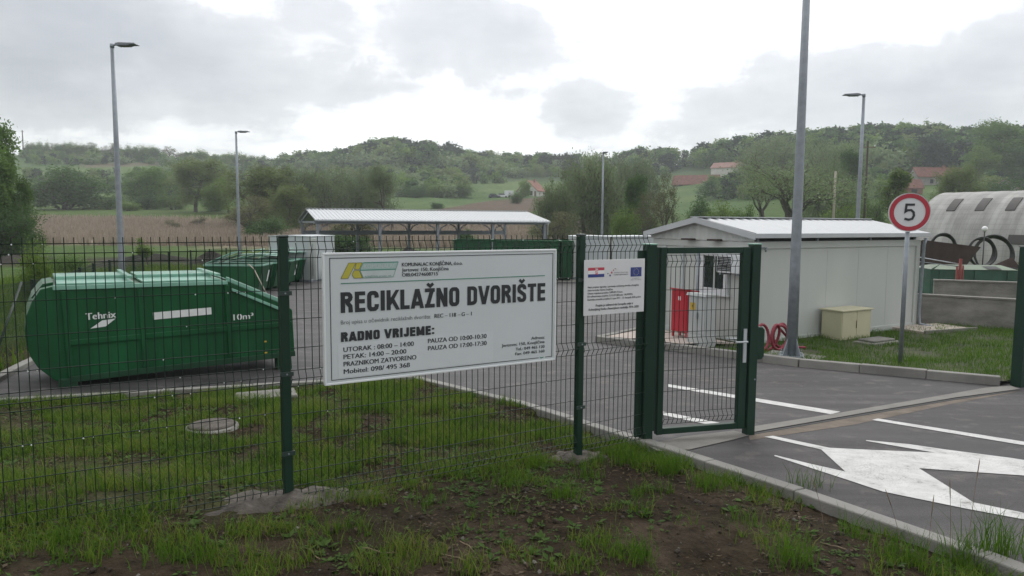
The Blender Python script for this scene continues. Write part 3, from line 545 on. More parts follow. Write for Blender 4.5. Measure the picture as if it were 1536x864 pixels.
# smaller plaque
pq = thing('project_plaque', 'small white plaque with Croatian and EU flags fixed beside the fence post', 'plaque', M=frame(tuple(P1[:2]+FD[:2]*2.47-FN[:2]*.06)+(1.311,), FD, FN) @ Matrix.Diagonal((.97, 1, .97, 1)))
b = MB(); b.box(0, .69, 0, .006, 0, .488, 'white_sign'); b.build('board', pq, .001)
b = MB(); d = -.002
for z0, z1, m in ((.394, .42, 'flag_red'), (.363, .394, 'flag_white'), (.335, .363, 'flag_blue')): b.box(.041, .219, d, d+.001, z0, z1, m)
for i in range(4):
    for j in range(4): b.box(.116+i*.0075, .1235+i*.0075, d-.0012, d-.0004, .368+j*.0095, .3775+j*.0095, 'flag_red' if (i+j) % 2 else 'flag_white')
flat(b, [(.116, .368), (.146, .368), (.139, .358), (.123, .358)], 'flag_red', d-.001)
for i in range(5): flat(b, [(.116+i*.006, .406), (.122+i*.006, .406), (.121+i*.006, .414), (.117+i*.006, .414)], 'logo_pale', d-.001)
b.build('flag', pq)
b = MB(); b.box(.522, .65, d, d+.001, .327, .411, 'flag_blue')
for k in range(12): a = 2*math.pi*k/12; flat(b, [(.586+.029*math.cos(a)+.0042*(1 if j % 2 else .42)*math.sin(j*math.pi/5), .369+.029*math.sin(a)-.0042*(1 if j % 2 else .42)*math.cos(j*math.pi/5)) for j in range(10)], 'star', d-.001)
b.build('flag', pq)
b = MB()
for x, z, s, m in ((.26, .363, .006, 'ink'), (.285, .346, .009, 'flag_blue'), (.303, .371, .01, 'flag_red'), (.323, .392, .007, 'flag_red'), (.34, .405, .005, 'ink_grey'), (.35, .402, .004, 'flag_red')): flat(b, [(x-s, z-s*.6), (x+s*.5, z-s), (x+s, z+s*.6), (x-s*.5, z+s)], m, d)
text(b, 'EUROPSKI STRUKTURNI', .328, .491, .364, .01, 'ink_grey', d); text(b, 'I INVESTICIJSKI FONDOVI', .328, .491, .345, .01, 'ink_grey', d, bold=.012); b.build('emblem', pq)
b = MB()
for s, x0, x1, z, c, bo_, m in (('Naziv projekta: Izgradnja i opremanje reciklažnog dvorišta u Konjščini', .04, .622, .241, .016, .012, 'ink'), ('Naziv korisnika: Općina Konjščina', .04, .319, .214, .016, .012, 'ink'), ('Ukupna vrijednost projekta: 2.898.491,75 kuna', .039, .432, .187, .016, .012, 'ink'),
    ('EU sufinanciranje projekta: 2.215.073,88 kuna - 84,99999%', .038, .55, .16, .016, .012, 'ink'), ('Razdoblje provedbe projekta: 8. rujna 2017. - 22. listopada 2018. godine', .039, .65, .132, .016, .012, 'ink'), ('Projekt je sufinancirala Europska unija iz', .13, .559, .075, .02, .02, 'ink'), ('Kohezijskog fonda u financijskom razdoblju 2014.-2020.', .054, .629, .042, .02, .02, 'ink'),
    ('Europska unija', .544, .627, .308, .008, 0, 'ink_grey'), ('Zajedno do fondova EU', .523, .65, .294, .008, 0, 'ink_grey')): text(b, s, x0, x1, z, c, m, d, bold=bo_)
b.build('lettering', pq)
# pedestrian gate
GA = at(968, 662); GB = at(1122, 652); ge = (GB-GA)[:2]; GL = float(np.hypot(*ge)); ge /= GL; gz = float(G(GA[1]))
gt = thing('pedestrian_gate', 'narrow dark green wire gate with a steel lever handle between square posts', 'gate', M=frame((GA[0], GA[1], gz), (ge[0], ge[1], 0), (-ge[1], ge[0], 0)))
HG = 1.86
for x, w in ((0, .05), (GL, .045)):
    b = MB(); b.box(x-w, x+w, -w, w, -.12, HG, 'green_paint'); p = b.build('gate_post', gt, .006)
    b = MB(); b.box(x-w-.003, x+w+.003, -w-.003, w+.003, HG+.001, HG+.014, 'bin_sheen'); b.build('post_cap', p, .004)
b = MB(); b.box(.06, .085, -.02, .02, .1, HG-.02, 'green_paint'); b.box(-.12, -.055, -.012, .012, .05, HG-.05, 'green_paint'); b.build('hinge_strip', gt, .003)
x0, x1 = .1, GL-.06
b = MB(); fwid = .062
b.box(x0, x0+fwid, -.03, .03, .06, HG-.02, 'green_paint'); b.box(x1-.085, x1, -.03, .03, .06, HG-.02, 'green_paint')
b.box(x0+fwid+.001, x1-.086, -.029, .029, HG-.08, HG-.022, 'green_paint'); b.box(x0+fwid+.001, x1-.086, -.029, .029, .062, .12, 'green_paint'); b.build('gate_frame', gt, .005)
wire_panel(x0+fwid+.012, x1-.095, .135, HG-.09, spikes=.0).build('wire_panel', gt)
b = MB(); b.box(x1-.055, x1-.02, -.045, -.031, .72, 1.05, 'galv_pale'); b.tube([(x1-.037, -.04, .93), (x1-.037, -.085, .93), (x1-.165, -.085, .93)], .0095, 'galv_pale', 8); b.build('handle', gt, .003)
b = MB(); b.tube([(x1-.037, .031, .93), (x1-.037, .085, .93), (x1-.165, .085, .94)], .0095, 'galv_pale', 8); b.build('handle', gt)
b = MB(); b.prism([(GL+.047, .74), (GL+.1, .74), (GL+.125, .77), (GL+.125, 1.03), (GL+.1, 1.06), (GL+.047, 1.06)], -.03, .03, 'green_paint'); b.build('lock_box', gt, .004)
b = MB(); b.tube([(GL+.02, -.047, .55), (GL+.02, -.053, .55)], .008, 'galv', 8); b.build('bolt', gt)
# sliding gate post at the right edge
gq = at(1527, 580); sgp = thing('gate_post', 'thick dark green square post of the drive gate at the kerb end', 'gate post', gq, R(25))
b = MB(); b.box(-.07, .07, -.07, .07, -.05, 1.92, 'green_paint'); b.build('post', sgp, .008)
b = MB(); b.box(-.075, .075, -.075, .075, 1.921, 1.935, 'cap_black'); b.build('post_cap', sgp, .005)
b = MB(); b.box(-.03, .03, -.09, -.071, .7, .82, 'galv'); b.build('catch', sgp)
b = MB(); b.tube([(0, -.071, .15), (0, -.078, .15)], .009, 'galv', 8); b.build('bolt', sgp)
for z in (.12, 1.72): b = MB(); b.box(.071, 2.2, -.03, .03, z, z+.08, 'green_paint'); b.build('rail', sgp, .005)
# rough concrete footings round the fence posts
def blob(name, c, rx, ry, h, lab, rz, seed):
    n, k = 40, 10; V = []; F = []
    for i in range(k+1):
        q = i/k
        for j in range(n):
            a = 2*math.pi*j/n; rr = 1+.35*(float(vnoise(math.cos(a)*2+9, math.sin(a)*2+9, seed))-.5)+.15*math.sin(5*a+seed)
            x, y = rx*q*rr*math.cos(a), ry*q*rr*math.sin(a); x, y = x*math.cos(rz)-y*math.sin(rz), x*math.sin(rz)+y*math.cos(rz)
            z = h*(1-q**3)+(float(fbm((x+c[0])*14, (y+c[1])*14, 3, seed))-.5)*.085*(1-q*.3)-.06*q**6
            X, Y = c[0]+x, c[1]+y; V.append((x, y, float(GZ(X, Y))-float(GZ(c[0], c[1]))+z))
    F = [(i*n+j, i*n+(j+1) % n, (i+1)*n+(j+1) % n, (i+1)*n+j) for i in range(k) for j in range(n)]
    mb = MB(); mb.add(V, F, 'rubble', True); o = mb.build(name); o.location = (c[0], c[1], float(GZ(c[0], c[1]))); return tag(o, lab, 'footing')
blob('concrete_footing', (-1.5, 4.86),   .62, .27, .035, 'wide rough concrete footing spilled round the nearer fence post', R(31), 3)
blob('concrete_footing', (.58, 6.1),   .3, .18, .035, 'small rough concrete footing round the fence post by the plaque', R(20), 5)
mq = at(318, 643); mq[2] = float(GZ(mq[0], mq[1])); mh = thing('manhole_cover', 'round grey concrete manhole cover set in the grass behind the fence', 'manhole cover', mq)
b = MB(); b.lathe([(0, .045), (.15, .043), (.21, .04), (.222, .025), (.226, -.1)], 'rubble', n=36); b.build('lid', mh)
b = MB(); b.lathe([(.228, .025), (.255, .012), (.265, -.1)], 'concrete_dark', n=36); b.build('rim', mh)
sq = at(400, 597); b = MB(); b.box(-.35, .35, -.17, .17, -.05, .06, 'concrete'); o = b.build('concrete_slab', bevel=.02); o.location = (sq[0], sq[1], float(GZ(sq[0], sq[1]))); o.rotation_euler = (R(3), 0, R(24)); tag(o, 'small flat concrete slab lying in the grass near the green container', 'slab')
# ================================================================== lamps
def stand(px, py, h):
    d = ray(px, py); t = 5.
    for _ in range(200):
        z = float(G(d[1]*t))+h; t = t*.6+.4*(z-CH)/d[2]
    q = CAM+d*t; return np.array([q[0], q[1], float(G(q[1]))])
def lamp(loc, rz, label):
    o = thing('street_lamp', label, 'street lamp', loc, rz, 'galvanised lamps round the yard')
    b = MB(); b.tube([(0, 0, .02), (0, 0, 1.5), (0, 0, 4.5), (0, 0, 7.22)], [.094, .084, .066, .05], 'galv', 16); b.build('pole', o)
    b = MB(); b.box(-.2, .2, -.2, .2, 0, .022, 'galv')
    for k in range(4):
        a = math.pi/4+k*math.pi/2; c, s_ = math.cos(a), math.sin(a); M = Matrix.Rotation(a, 4, 'Z')
        b.prism([(.09, .023), (.2, .023), (.1, .3), (.088, .3)], -.006, .006, 'galv', M=M)
    pl = b.build('base_plate', o)
    for k in range(4):
        c, s_ = .16*(1 if k in (0, 1) else -1), .16*(1 if k in (0, 3) else -1); b = MB(); b.tube([(c, s_, .023), (c, s_, .045)], .02, 'galv_pale', 6); b.tube([(c, s_, .045), (c, s_, .085)], .009, 'galv', 6); b.build('bolt', pl)
    b = MB(); b.box(-.04, .04, -.002, .002, .55, .85, 'galv_pale', Matrix.Translation((0, -.093, 0))); b.build('hatch', o)
    b = MB(); b.tube([(0, 0, 7.2), (0, 0, 7.3)], .058, 'galv', 12); b.tube([(.03, 0, 7.27), (.16, 0, 7.28)], .024, 'lamp_head', 8); b.build('bracket', o)
    b = MB(); b.prism([(.13, 7.25), (.2, 7.225), (.24, 7.24), (.5, 7.235), (.56, 7.255), (.74, 7.262), (.68, 7.305), (.24, 7.325), (.14, 7.305)], -.11, .11, 'lamp_head'); h = b.build('lamp_head', o, .012)
    b = MB(); b.box(.26, .5, -.085, .085, 7.226, 7.2335, 'glass'); b.build('lens', h)
lamp(at(1187, 534, .1), R(160), 'tall galvanised lamp post by the kerb by the white office, head out of the picture')
lamp(stand(168, 66, 7.3), R(-4), 'galvanised lamp post behind the big green press container with its head to the right')
lamp(stand(354, 197, 7.3), R(-8), 'galvanised lamp post rising behind the row of small green skips')
lamp(stand(905, 229, 7.3), R(-80), 'farthest thin galvanised lamp post behind the white storage containers')
lamp(stand(1296, 141, 7.3), R(172), 'galvanised lamp post standing behind the white office roof')
b = MB(); b.box(-.46, .46, -.42, .42, -.1, .0, 'concrete'); q = at(1187, 534, .1); o = b.build('lamp_foundation', bevel=.02); o.location = (q[0], q[1], q[2]-.002); o.rotation_euler = (0, 0, R(-38)); tag(o, 'pale concrete foundation under the tall lamp post by the kerb', 'foundation')

# ================================================================== press container
TH = math.atan2(.557, .83)
ex = Vector((math.cos(TH), math.sin(TH), .034)); ey = Vector((-math.sin(TH), math.cos(TH), 0))
wc = thing('waste_container', 'large dark green press container with a rounded end, lids and white lettering', 'container', M=frame((-5.822, 9.321, -.1), ex, ey) @ Matrix.Scale(.845, 4, (1, 0, 0)), group='green containers')
WD = 1.5; LC = 3.53
prof = [(.02, .1), (3.53, .06), (3.53, .74), (3.44, .8), (2.45, 1.24), (-.12, 1.335), (-.26, 1.31), (-.38, 1.16), (-.46, 1.0), (-.505, .8), (-.5, .62), (-.46, .45), (-.38, .3), (-.17, .1)]
b = MB(); b.prism(prof, 0, WD, 'bin_green'); bd = b.build('body', wc, .012)
for s0, z1 in ((.0, 1.27), (1.05, 1.23), (2.38, 1.19)): b = MB(); b.prism([(s0, .142), (s0+.07, .142), (s0+.07, z1), (s0, z1+.004)], -.035, -.001, 'bin_green'); b.build('upright_rib', wc, .006)
for q in ([(.071, .55), (1.049, .535), (1.049, .605), (.071, .62)], [(1.121, .535), (2.379, .515), (2.379, .585), (1.121, .605)], [(2.451, .515), (3.5, .49), (3.5, .56), (2.451, .585)]): b = MB(); b.prism(q, -.03, -.001, 'bin_green'); b.build('side_rail', wc, .006)
b = MB(); b.prism([(.0, .06), (3.53, .02), (3.53, .1), (0, .14)], -.03, -.002, 'bin_green_dark'); b.build('bottom_rail', wc, .006)
b = MB(); b.prism([(-.1, 1.29), (2.44, 1.2), (2.44, 1.255), (-.1, 1.35)], -.028, -.002, 'bin_sheen'); b.build('top_rail', wc, .006)
for s0, s1 in ((-.05, 1.02), (1.14, 2.36)):
    zz = lambda s: 1.335-(s+.12)*.0372
    b = MB(); b.prism([(s0, zz(s0)+.012), (s1, zz(s1)+.012), (s1, zz(s1)+.04), (s0, zz(s0)+.04)], .05, WD*.48, 'bin_sheen'); b.prism([(s0, zz(s0)+.03), (s1, zz(s1)+.03), (s1, zz(s1)+.085), (s0, zz(s0)+.085)], WD*.5, WD-.05, 'bin_sheen')
    l = b.build('lid', wc, .01)
    b = MB(); b.box(s1-.09, s1-.02, .02, WD-.04, zz(s1)+.087, zz(s1)+.125, 'bin_sheen'); b.build('lid_rib', l, .006)
b = MB(); b.prism([(-.36, 1.17), (-.2, 1.33), (-.08, 1.345), (-.08, 1.375), (-.22, 1.36), (-.385, 1.19)], .25, WD-.25, 'bin_green'); b.build('end_flap', wc, .006)
for y0 in (-.002, WD-.09):
    b = MB(); b.prism([(2.44, 1.245), (3.46, .795), (3.49, .85), (2.44, 1.31)], y0, y0+.09, 'bin_sheen'); b.build('slope_rail', wc, .008)
b = MB(); b.prism([(2.5, 1.1), (3.45, .68), (3.47, .72), (2.5, 1.145)], -.04, -.002, 'bin_sheen'); b.build('slope_rail', wc, .006)
b = MB(); b.prism([(2.47, 1.235), (3.4, .823), (3.41, .85), (2.48, 1.262)], .09, WD-.09, 'bin_green_dark'); b.build('hopper_door', wc, .006)
for x0 in (-.14, 3.2):
    for y0 in (-.02, WD-.14): b = MB(); b.box(x0, x0+.26, y0, y0+.16, -.07 if x0 < 0 else -.24, .12, 'bin_green_dark'); b.build('foot', wc, .01)
b = MB(); b.box(1.25, 2.15, -.006, -.001, .785, .885, 'bin_label'); b.build('blank_plate', wc)
b = MB(); text(b, 'Tehnix', .3, .72, .865, .088, 'bin_label', -.004, bold=.03); b.add([(.35, -.004, .745), (.56, -.004, .755), (.71, -.004, .85), (.52, -.004, .84)], [(0, 1, 2, 3)], 'bin_label'); text(b, '10m³', 2.5, 2.84, .665, .085, 'bin_label', -.004, bold=.02); b.build('lettering', wc)
for x, z in ((2.98, .29), (2.98, .12), (3.28, .1)): b = MB(); b.box(x, x+.05, -.034, -.031, z, z+.022, 'yellow_tag'); b.build('yellow_sticker', wc)

# ================================================================== small skips with white labels
def skip(loc, rz, label, open_lid):
    o = thing('skip', label, 'skip', loc, rz, 'small green skips with white labels')
    b = MB(); b.prism([(.2, .12), (1.75, .12), (1.95, 1.0), (0, 1.0)], 0, 1.35, 'bin_green'); b.build('body', o, .01)
    b = MB(); b.box(-.03, 1.98, -.03, .04, 1.002, 1.06, 'bin_sheen'); b.box(-.03, 1.98, 1.31, 1.38, 1.002, 1.06, 'bin_sheen'); b.box(-.03, .04, .041, 1.309, 1.002, 1.06, 'bin_sheen'); b.box(1.91, 1.98, .041, 1.309, 1.002, 1.06, 'bin_sheen'); b.build('rim', o, .006)
    for s in (0, 1):
        y0, y1 = (.06, .66) if s == 0 else (.69, 1.29); a = R(open_lid*(1 if s == 0 else .6)); M = Matrix.Translation((.0, 0, 1.065)) @ Matrix.Rotation(-a, 4, 'Y')
        b = MB(); b.prism([(0, 0), (1.0, .14), (1.96, .0), (1.96, .03), (1.0, .17), (0, .03)], y0, y1, 'bin_sheen', M=M); l = b.build('lid', o, .006)
    b = MB()
    for y in (.0, 1.27): b.prism([(1.76, .14), (1.8, .14), (1.99, .97), (1.95, .97)], y, y+.08, 'bin_green_dark')
    b.build('front_rib', o, .005)
    b = MB(); x = lambda z: 1.75+(z-.12)*.227+.012; b.add([(x(.4), .95, .4), (x(.4), 1.1, .4), (x(.82), 1.1, .82), (x(.82), .95, .82)], [(0, 1, 2, 3)], 'bin_label'); b.build('label', o)
    for y in (.25, .95): b = MB(); b.box(.3, 1.65, y, y+.12, -.0, .118, 'bin_green_dark'); b.build('skid', o)
    return o
base0 = at(392, 443)
for k, (t, lab, op) in enumerate(((0, 'nearest small green skip with a propped lid behind the press container', 15), (1.55, 'second small green skip, lid flat, in the row behind the press container', 8), (3.1, 'third small green skip with a half raised lid in the row', 13), (4.9, 'farthest small green skip beside the white storage cabin', 7))):
    p = base0+np.array([-1.95-.08*t, t*1.32, 0]); p[2] = float(G(p[1])); skip(p, R(3-k), lab, op)
b = MB(); b.tube([(0, 0, 0), (.75, -.4, .95), (1.0, -.5, 1.1)], .02, 'pole_wood', 6); o = b.build('wooden_pole'); p = at(409, 446); o.location = (p[0]+.05, p[1]-.5, float(G(p[1]-.5))); o.rotation_euler = (0, 0, R(170)); tag(o, 'thin wooden pole leaning on the nearest small skip', 'pole')

# ================================================================== tall green containers in a row, white cabins
def roll(loc, rz, w, label):
    o = thing('waste_container', label, 'container', loc, rz, 'tall green open containers')
    b = MB(); b.box(0, w, 0, 2.2, .1, 1.78, 'bin_green'); b.build('body', o, .01)
    b = MB(); b.box(-.04, w+.04, -.05, .03, 1.782, 1.86, 'bin_green'); b.box(-.04, w+.04, 2.17, 2.25, 1.782, 1.86, 'bin_green'); b.box(-.04, .03, .031, 2.169, 1.782, 1.86, 'bin_green'); b.box(w-.03, w+.04, .031, 2.169, 1.782, 1.86, 'bin_green'); b.build('rim', o, .008)
    n = max(2, round(w/.55))
    for k in range(n+1): x = (w-.08)*k/n; b = MB(); b.box(x, x+.08, -.06, -.001, .1, 1.78, 'bin_green_dark'); b.build('upright_rib', o, .006)
    for x in (.1, w-.3): b = MB(); b.box(x, x+.2, .1, 2.1, 0, .098, 'bin_green_dark'); b.build('foot', o)
    for k in range(3): z = .35+k*.45; b = MB(); b.box(w+.001, w+.05, .02, 2.18, z, z+.08, 'bin_green_dark'); b.build('side_rib', o)
y0 = 33.4
for x0, w, lab in ((-2.72, 1.75, 'leftmost tall green waste container seen over the top of the white board'), (-.9, 3.1, 'widest tall green waste container, middle one behind the white board'), (2.28, .52, 'rightmost narrow end of the tall green containers, between board and fence post')):
    roll((x0, y0, float(G(y0))+.02), R(1), w, lab)
def cabin(loc, rz, w, d, h, label, openleaf=False, m='wall_cool', panel=False):
    o = thing('storage_cabin', label, 'storage container', loc, rz, 'white storage cabins in the yard')
    b = MB(); b.box(0, w, 0, d, .08, h, m); b.build('wall', o, .02)
    b = MB(); b.prism([(-.03, h+.002), (w+.03, h+.002), (w+.03, h+.03), (w/2, h+.06), (-.03, h+.03)], -.03, d+.03, m); b.build('roof', o, .008)
    b = MB(); b.box(-.02, w+.02, -.02, d+.02, 0, .078, 'galv'); b.build('base_frame', o)
    for x in (0, w-.09): b = MB(); b.box(x, x+.09, -.012, -.001, .09, h-.01, 'wall_white'); b.build('corner_post', o)
    n = round(w/.6)
    for k in range(1, n): b = MB(); b.box(w*k/n-.012, w*k/n+.012, -.008, -.001, .1, h-.1, 'galv_pale'); b.build('panel_seam', o)
    if panel: b = MB(); b.box(.16, .42, -.03, -.001, .75, h-.35, 'dark_gap'); b.build('vent_panel', o, .01)
    if openleaf:
        M = Matrix.Translation((w+.005, 0, 0)) @ Matrix.Rotation(R(-38), 4, 'Z'); b = MB(); b.box(.0, .62, -.03, .02, .14, h-.06, 'wall_white', M); dr = b.build('door', o, .01)
        b = MB(); b.tube([Vector(M @ Vector((.3, -.045, .3))), Vector(M @ Vector((.3, -.045, h-.3)))], .016, 'galv', 6); b.build('lock_bar', dr)
        b = MB(); b.box(w+.35, w+1.1, .7, 1.4, .0, .5, 'galv_pale'); b.build('step', o, .02)
    return o
q = at(405, 421.5); cabin((q[0], q[1], float(G(q[1]))), R(-14), 2.05, 2.2, 2.0, 'white storage cabin with an open door leaf left of the board', True)
q = (2.9, 34.7); cabin((2.95, 34.6, float(G(34.6))), R(2), 1.75, 2.4, 2.05, 'white storage container with a black vent panel right behind the second fence post', panel=True)
cabin((4.78, 34.7, float(G(34.7))), R(2), 3.1, 2.4, 2.05, 'long white storage container seen through the pedestrian gate beside the office', m='wall_cool')
b = MB(); b.box(0, .9, 0, .4, 0, .42, 'wall_white'); b.box(.02, .88, .02, .38, .421, .45, 'pvc'); o = b.build('barrier_block', bevel=.02); q = at(998, 437); o.location = (q[0], q[1], q[2]+.005); tag(o, 'low white barrier block beyond the red hydrant cabinet', 'barrier')

# ================================================================== canopy
def canopy():
    L_, D_, g = 13.27, 6.24, -.67; ze, zr = 2.175-g, 2.737-g
    o = thing('open_shelter', 'long open steel shelter with a pale ribbed gable roof on grey posts', 'shelter', (-10.06, 36.73, g), .412)
    for s, n in ((0, 'roof_slope'), (1, 'roof_slope')):
        b = MB(); N = 66; V = []; 
        for k in range(N*4+1):
            x = L_*k/(N*4); h = .032 if (k % 4) in (0, 3) else 0
            ya, yb = (-.15, D_/2-.002) if s == 0 else (D_+.15, D_/2+.002); V += [(x, ya, ze-.02+h), (x, yb, zr+h), (x, ya, ze-.045), (x, yb, zr-.03)]
        F = []
        for k in range(N*4): i = k*4; F += [(i, i+4, i+5, i+1), (i+2, i+3, i+7, i+6), (i, i+2, i+6, i+4), (i+1, i+5, i+7, i+3)]
        b.add(V, F, 'roof_white'); b.build(n, o)
    b = MB(); b.box(0, L_, D_/2-.12, D_/2+.12, zr+.036, zr+.06, 'roof_white'); b.build('ridge_cap', o)
    xs = [.18, 3.4, 6.6, 9.85, L_-.18]
    for y in (.2, D_-.2):
        for x in xs:
            b = MB(); b.box(x-.075, x+.075, y-.075, y+.075, 0, ze-.22, 'galv'); p = b.build('post', o, .006)
            for s in (-1, 1):
                if (x < 1 and s < 0) or (x > L_-1 and s > 0): continue
                b = MB(); b.tube([(x+s*.07, y, ze-.75), (x+s*.2, y, ze-.42), (x+s*.55, y, ze-.24)], .04, 'galv', 4); b.build('knee_brace', p)
        b = MB(); b.box(0, L_, y-.06, y+.06, ze-.218, ze-.055, 'galv'); b.build('eave_beam', o, .005)
    b = MB(); b.box(.26, L_-.26, D_-.23, D_-.17, 1.95, 2.2, 'galv'); b.build('back_rail', o)
    for x in xs:
        for s in (0, 1):
            b = MB(); y0_, y1_ = (.0, D_/2-.003) if s == 0 else (D_, D_/2+.003); v = [(x+a, y0_, ze-.05-c) for a in (-.05, .05) for c in (0, .14)]+[(x+a, y1_, zr-.035-c) for a in (-.05, .05) for c in (0, .14)]
            b.add(v, [(0, 1, 3, 2), (4, 6, 7, 5), (0, 2, 6, 4), (1, 5, 7, 3), (0, 4, 5, 1), (2, 3, 7, 6)], 'galv'); b.build('rafter', o)
        b = MB(); b.box(x-.03, x+.03, .3, D_-.3, ze-.2, ze-.1, 'galv'); b.build('tie_beam', o)
    b = MB(); b.tube([(0, -.2, ze-.06), (L_, -.2, ze-.08)], .06, 'galv_pale', 8); b.build('gutter', o)
    b = MB(); b.tube([(L_-.1, -.2, ze-.12), (L_-.1, -.1, ze-.3), (L_-.1, -.0, .1)], .045, 'galv_pale', 8); b.build('downpipe', o)
canopy()

# ================================================================== office
TO = .536
OF = thing('office_cabin', 'white site office cabin with a low gabled metal roof, window and air conditioner', 'office', (4.673, 13.867, -.31), TO)
def office():
    L_, D_ = 5.63, 2.99; zw, zg, ze, zr = 2.06, 2.12, 2.2, 2.5; i = .06
    b = MB(); b.box(i, L_-i, i, D_-i, 0, zw, 'wall_white'); b.build('wall', OF)
    b = MB(); b.box(.0, L_, .03, .059, zw-.14, zw, 'wall_white'); b.box(.031, .059, .06, D_-.06, zw-.14, zw, 'wall_white'); b.build('top_beam', OF, .004)
    b = MB(); b.box(.03, L_-.03, .035, .059, 0, .13, 'wall_white'); b.box(.035, .059, .06, D_-.06, 0, .13, 'wall_white'); b.build('base_frame', OF, .004)
    for x, y in ((.02, .02), (L_-.16, .02), (.02, D_-.16)): b = MB(); b.box(x, x+.14, y, y+.14, -.01, zw-.142, 'wall_white'); b.build('corner_post', OF, .006)
    b = MB(); b.box(.09, L_-.09, .09, D_-.09, zw+.001, ze-.02, 'dark_gap'); b.build('roof_gap', OF)
    for x in (.1, 1.9, 3.7, 5.4): b = MB(); b.box(x, x+.06, .045, .085, zw+.002, zg, 'galv'); b.build('roof_bracket', OF)
    # ribbed panels
    for k in range(1, 5): x = .16+(L_-.32)*k/5; b = MB(); b.box(x-.0025, x+.0025, .0575, .0595, .14, zw-.15, 'wall_cool'); b.build('panel_seam', OF)
    # gable infill of upright ribs
    b = MB(); n = 24; V = []; F = []
    for k in range(n*2+1):
        y = .02+(D_-.04)*k/(n*2); x = .0 if k % 4 in (0, 1) else .02; t = ze-.03+(zr-ze)*(1-abs(y-D_/2)/(D_/2)); V += [(x, y, zw+.004), (x, y, t)]
    F = [(k*2, k*2+2, k*2+3, k*2+1) for k in range(n*2)]; b.add(V, F, 'wall_white'); b.build('gable_panel', OF)
    # roof
    for s in (0, 1):
        b = MB(); N = 23; V = []; F = []
        for k in range(N*3+1):
            x = -.1+(L_+.2)*k/(N*3); h = .03 if k % 3 == 0 else 0; ya, yb = (-.1, D_/2-.001) if s == 0 else (D_+.1, D_/2+.001); h *= 1.4; V += [(x, ya, ze-.015+h), (x, yb, zr+h), (x, ya, ze-.04), (x, yb, zr-.025)]
        for k in range(N*3): q = k*4; F += [(q, q+4, q+5, q+1), (q+2, q+3, q+7, q+6), (q, q+2, q+6, q+4)]
        b.add(V, F, 'roof_white'); b.build('roof_slope', OF)
    b = MB(); b.box(-.12, L_+.12, D_/2-.14, D_/2+.14, zr+.033, zr+.05, 'roof_white'); b.build('ridge_cap', OF)
    b = MB(); b.box(-.13, L_+.13, -.135, -.102, ze-.07, ze+.02, 'roof_white'); b.build('fascia', OF, .004)
    b = MB()
    b.add([(-.13, -.1, ze-.1), (-.13, D_/2, zr-.08), (-.13, D_/2, zr+.04), (-.13, -.1, ze+.015), (-.1, -.1, ze-.1), (-.1, D_/2, zr-.08), (-.1, D_/2, zr+.04), (-.1, -.1, ze+.015)], [(0, 1, 2, 3), (7, 6, 5, 4), (0, 4, 5, 1), (3, 2, 6, 7), (0, 3, 7, 4)], 'roof_white')
    b.add([(-.13, D_+.1, ze-.1), (-.13, D_/2, zr-.08), (-.13, D_/2, zr+.04), (-.13, D_+.1, ze+.015), (-.1, D_+.1, ze-.1), (-.1, D_/2, zr-.08), (-.1, D_/2, zr+.04), (-.1, D_+.1, ze+.015)], [(3, 2, 1, 0), (4, 5, 6, 7), (1, 5, 4, 0), (7, 6, 2, 3), (4, 7, 3, 0)], 'roof_white'); b.build('barge_board', OF)
    # window
    w0, w1, z0, z1 = .68, 1.44, .98, 1.84
    b = MB()
    for y0_, y1_, a, c in ((w0, w1, z1-.1, z1), (w0, w1, z0, z0+.1), (w0, w0+.1, z0+.101, z1-.101), (w1-.1, w1, z0+.101, z1-.101)): b.box(.0, .058, y0_, y1_, a, c, 'pvc')
    b.box(-.03, .056, w0-.05, w1+.05, z0-.05, z0-.002, 'pvc'); wd = b.build('window', OF, .004)
    b = MB(); b.box(.04, .056, w0+.1, w1-.1, z0+.1, z1-.1, 'glass'); b.build('pane', wd)
    b = MB(); b.box(.032, .04, w0+.36, w0+.4, z0+.101, z1-.101, 'cab_grey'); b.build('mullion', wd)
    # air conditioner
    b = MB(); b.box(-.32, .02, .1, .67, 1.44, 1.8, 'pvc'); ac = b.build('air_conditioner', OF, .015)
    b = MB()
    for k in range(9): z = 1.48+k*.032; b.box(-.327, -.321, .3, .64, z, z+.022, 'dark_gap')
    b.build('grille', ac)
    b = MB(); b.box(-.3, .02, .16, .2, 1.40, 1.438, 'galv'); b.box(-.3, .02, .57, .61, 1.40, 1.438, 'galv'); b.build('bracket', ac)
    # conduit, pilasters, small lamps under the gable
    b = MB(); b.tube([(.02, 1.5, .1), (.02, 1.5, zw-.16)], .035, 'galv', 8); b.build('downpipe', OF)
    for y in (1.95, 2.5): b = MB(); b.box(.02, .0585, y, y+.07, .14, zw-.15, 'wall_cool'); b.build('pilaster', OF)
    for y, w in ((.98, .34), (1.72, .34)):
        b = MB(); b.box(-.16, .028, y-.13, y+.13, zw-.005, zw+.03, 'rust'); b.build('wall_lamp', OF, .008)
    b = MB(); b.tube([(L_-.02, -.1, ze-.1), (L_-.02, -.06, ze-.25), (L_-.02, -.03, .35), (L_-.02, -.06, .1), (L_+.1, -.35, .04)], .036, 'galv', 8); b.build('downpipe', OF)
    b = MB(); b.tube([(.05, -.0, 1.95), (.3, -.02, 1.94)], .012, 'galv', 6); b.tube([(.28, -.02, 1.94), (.28, -.02, 1.86)], .02, 'galv', 8); b.build('water_tap', OF)
office()
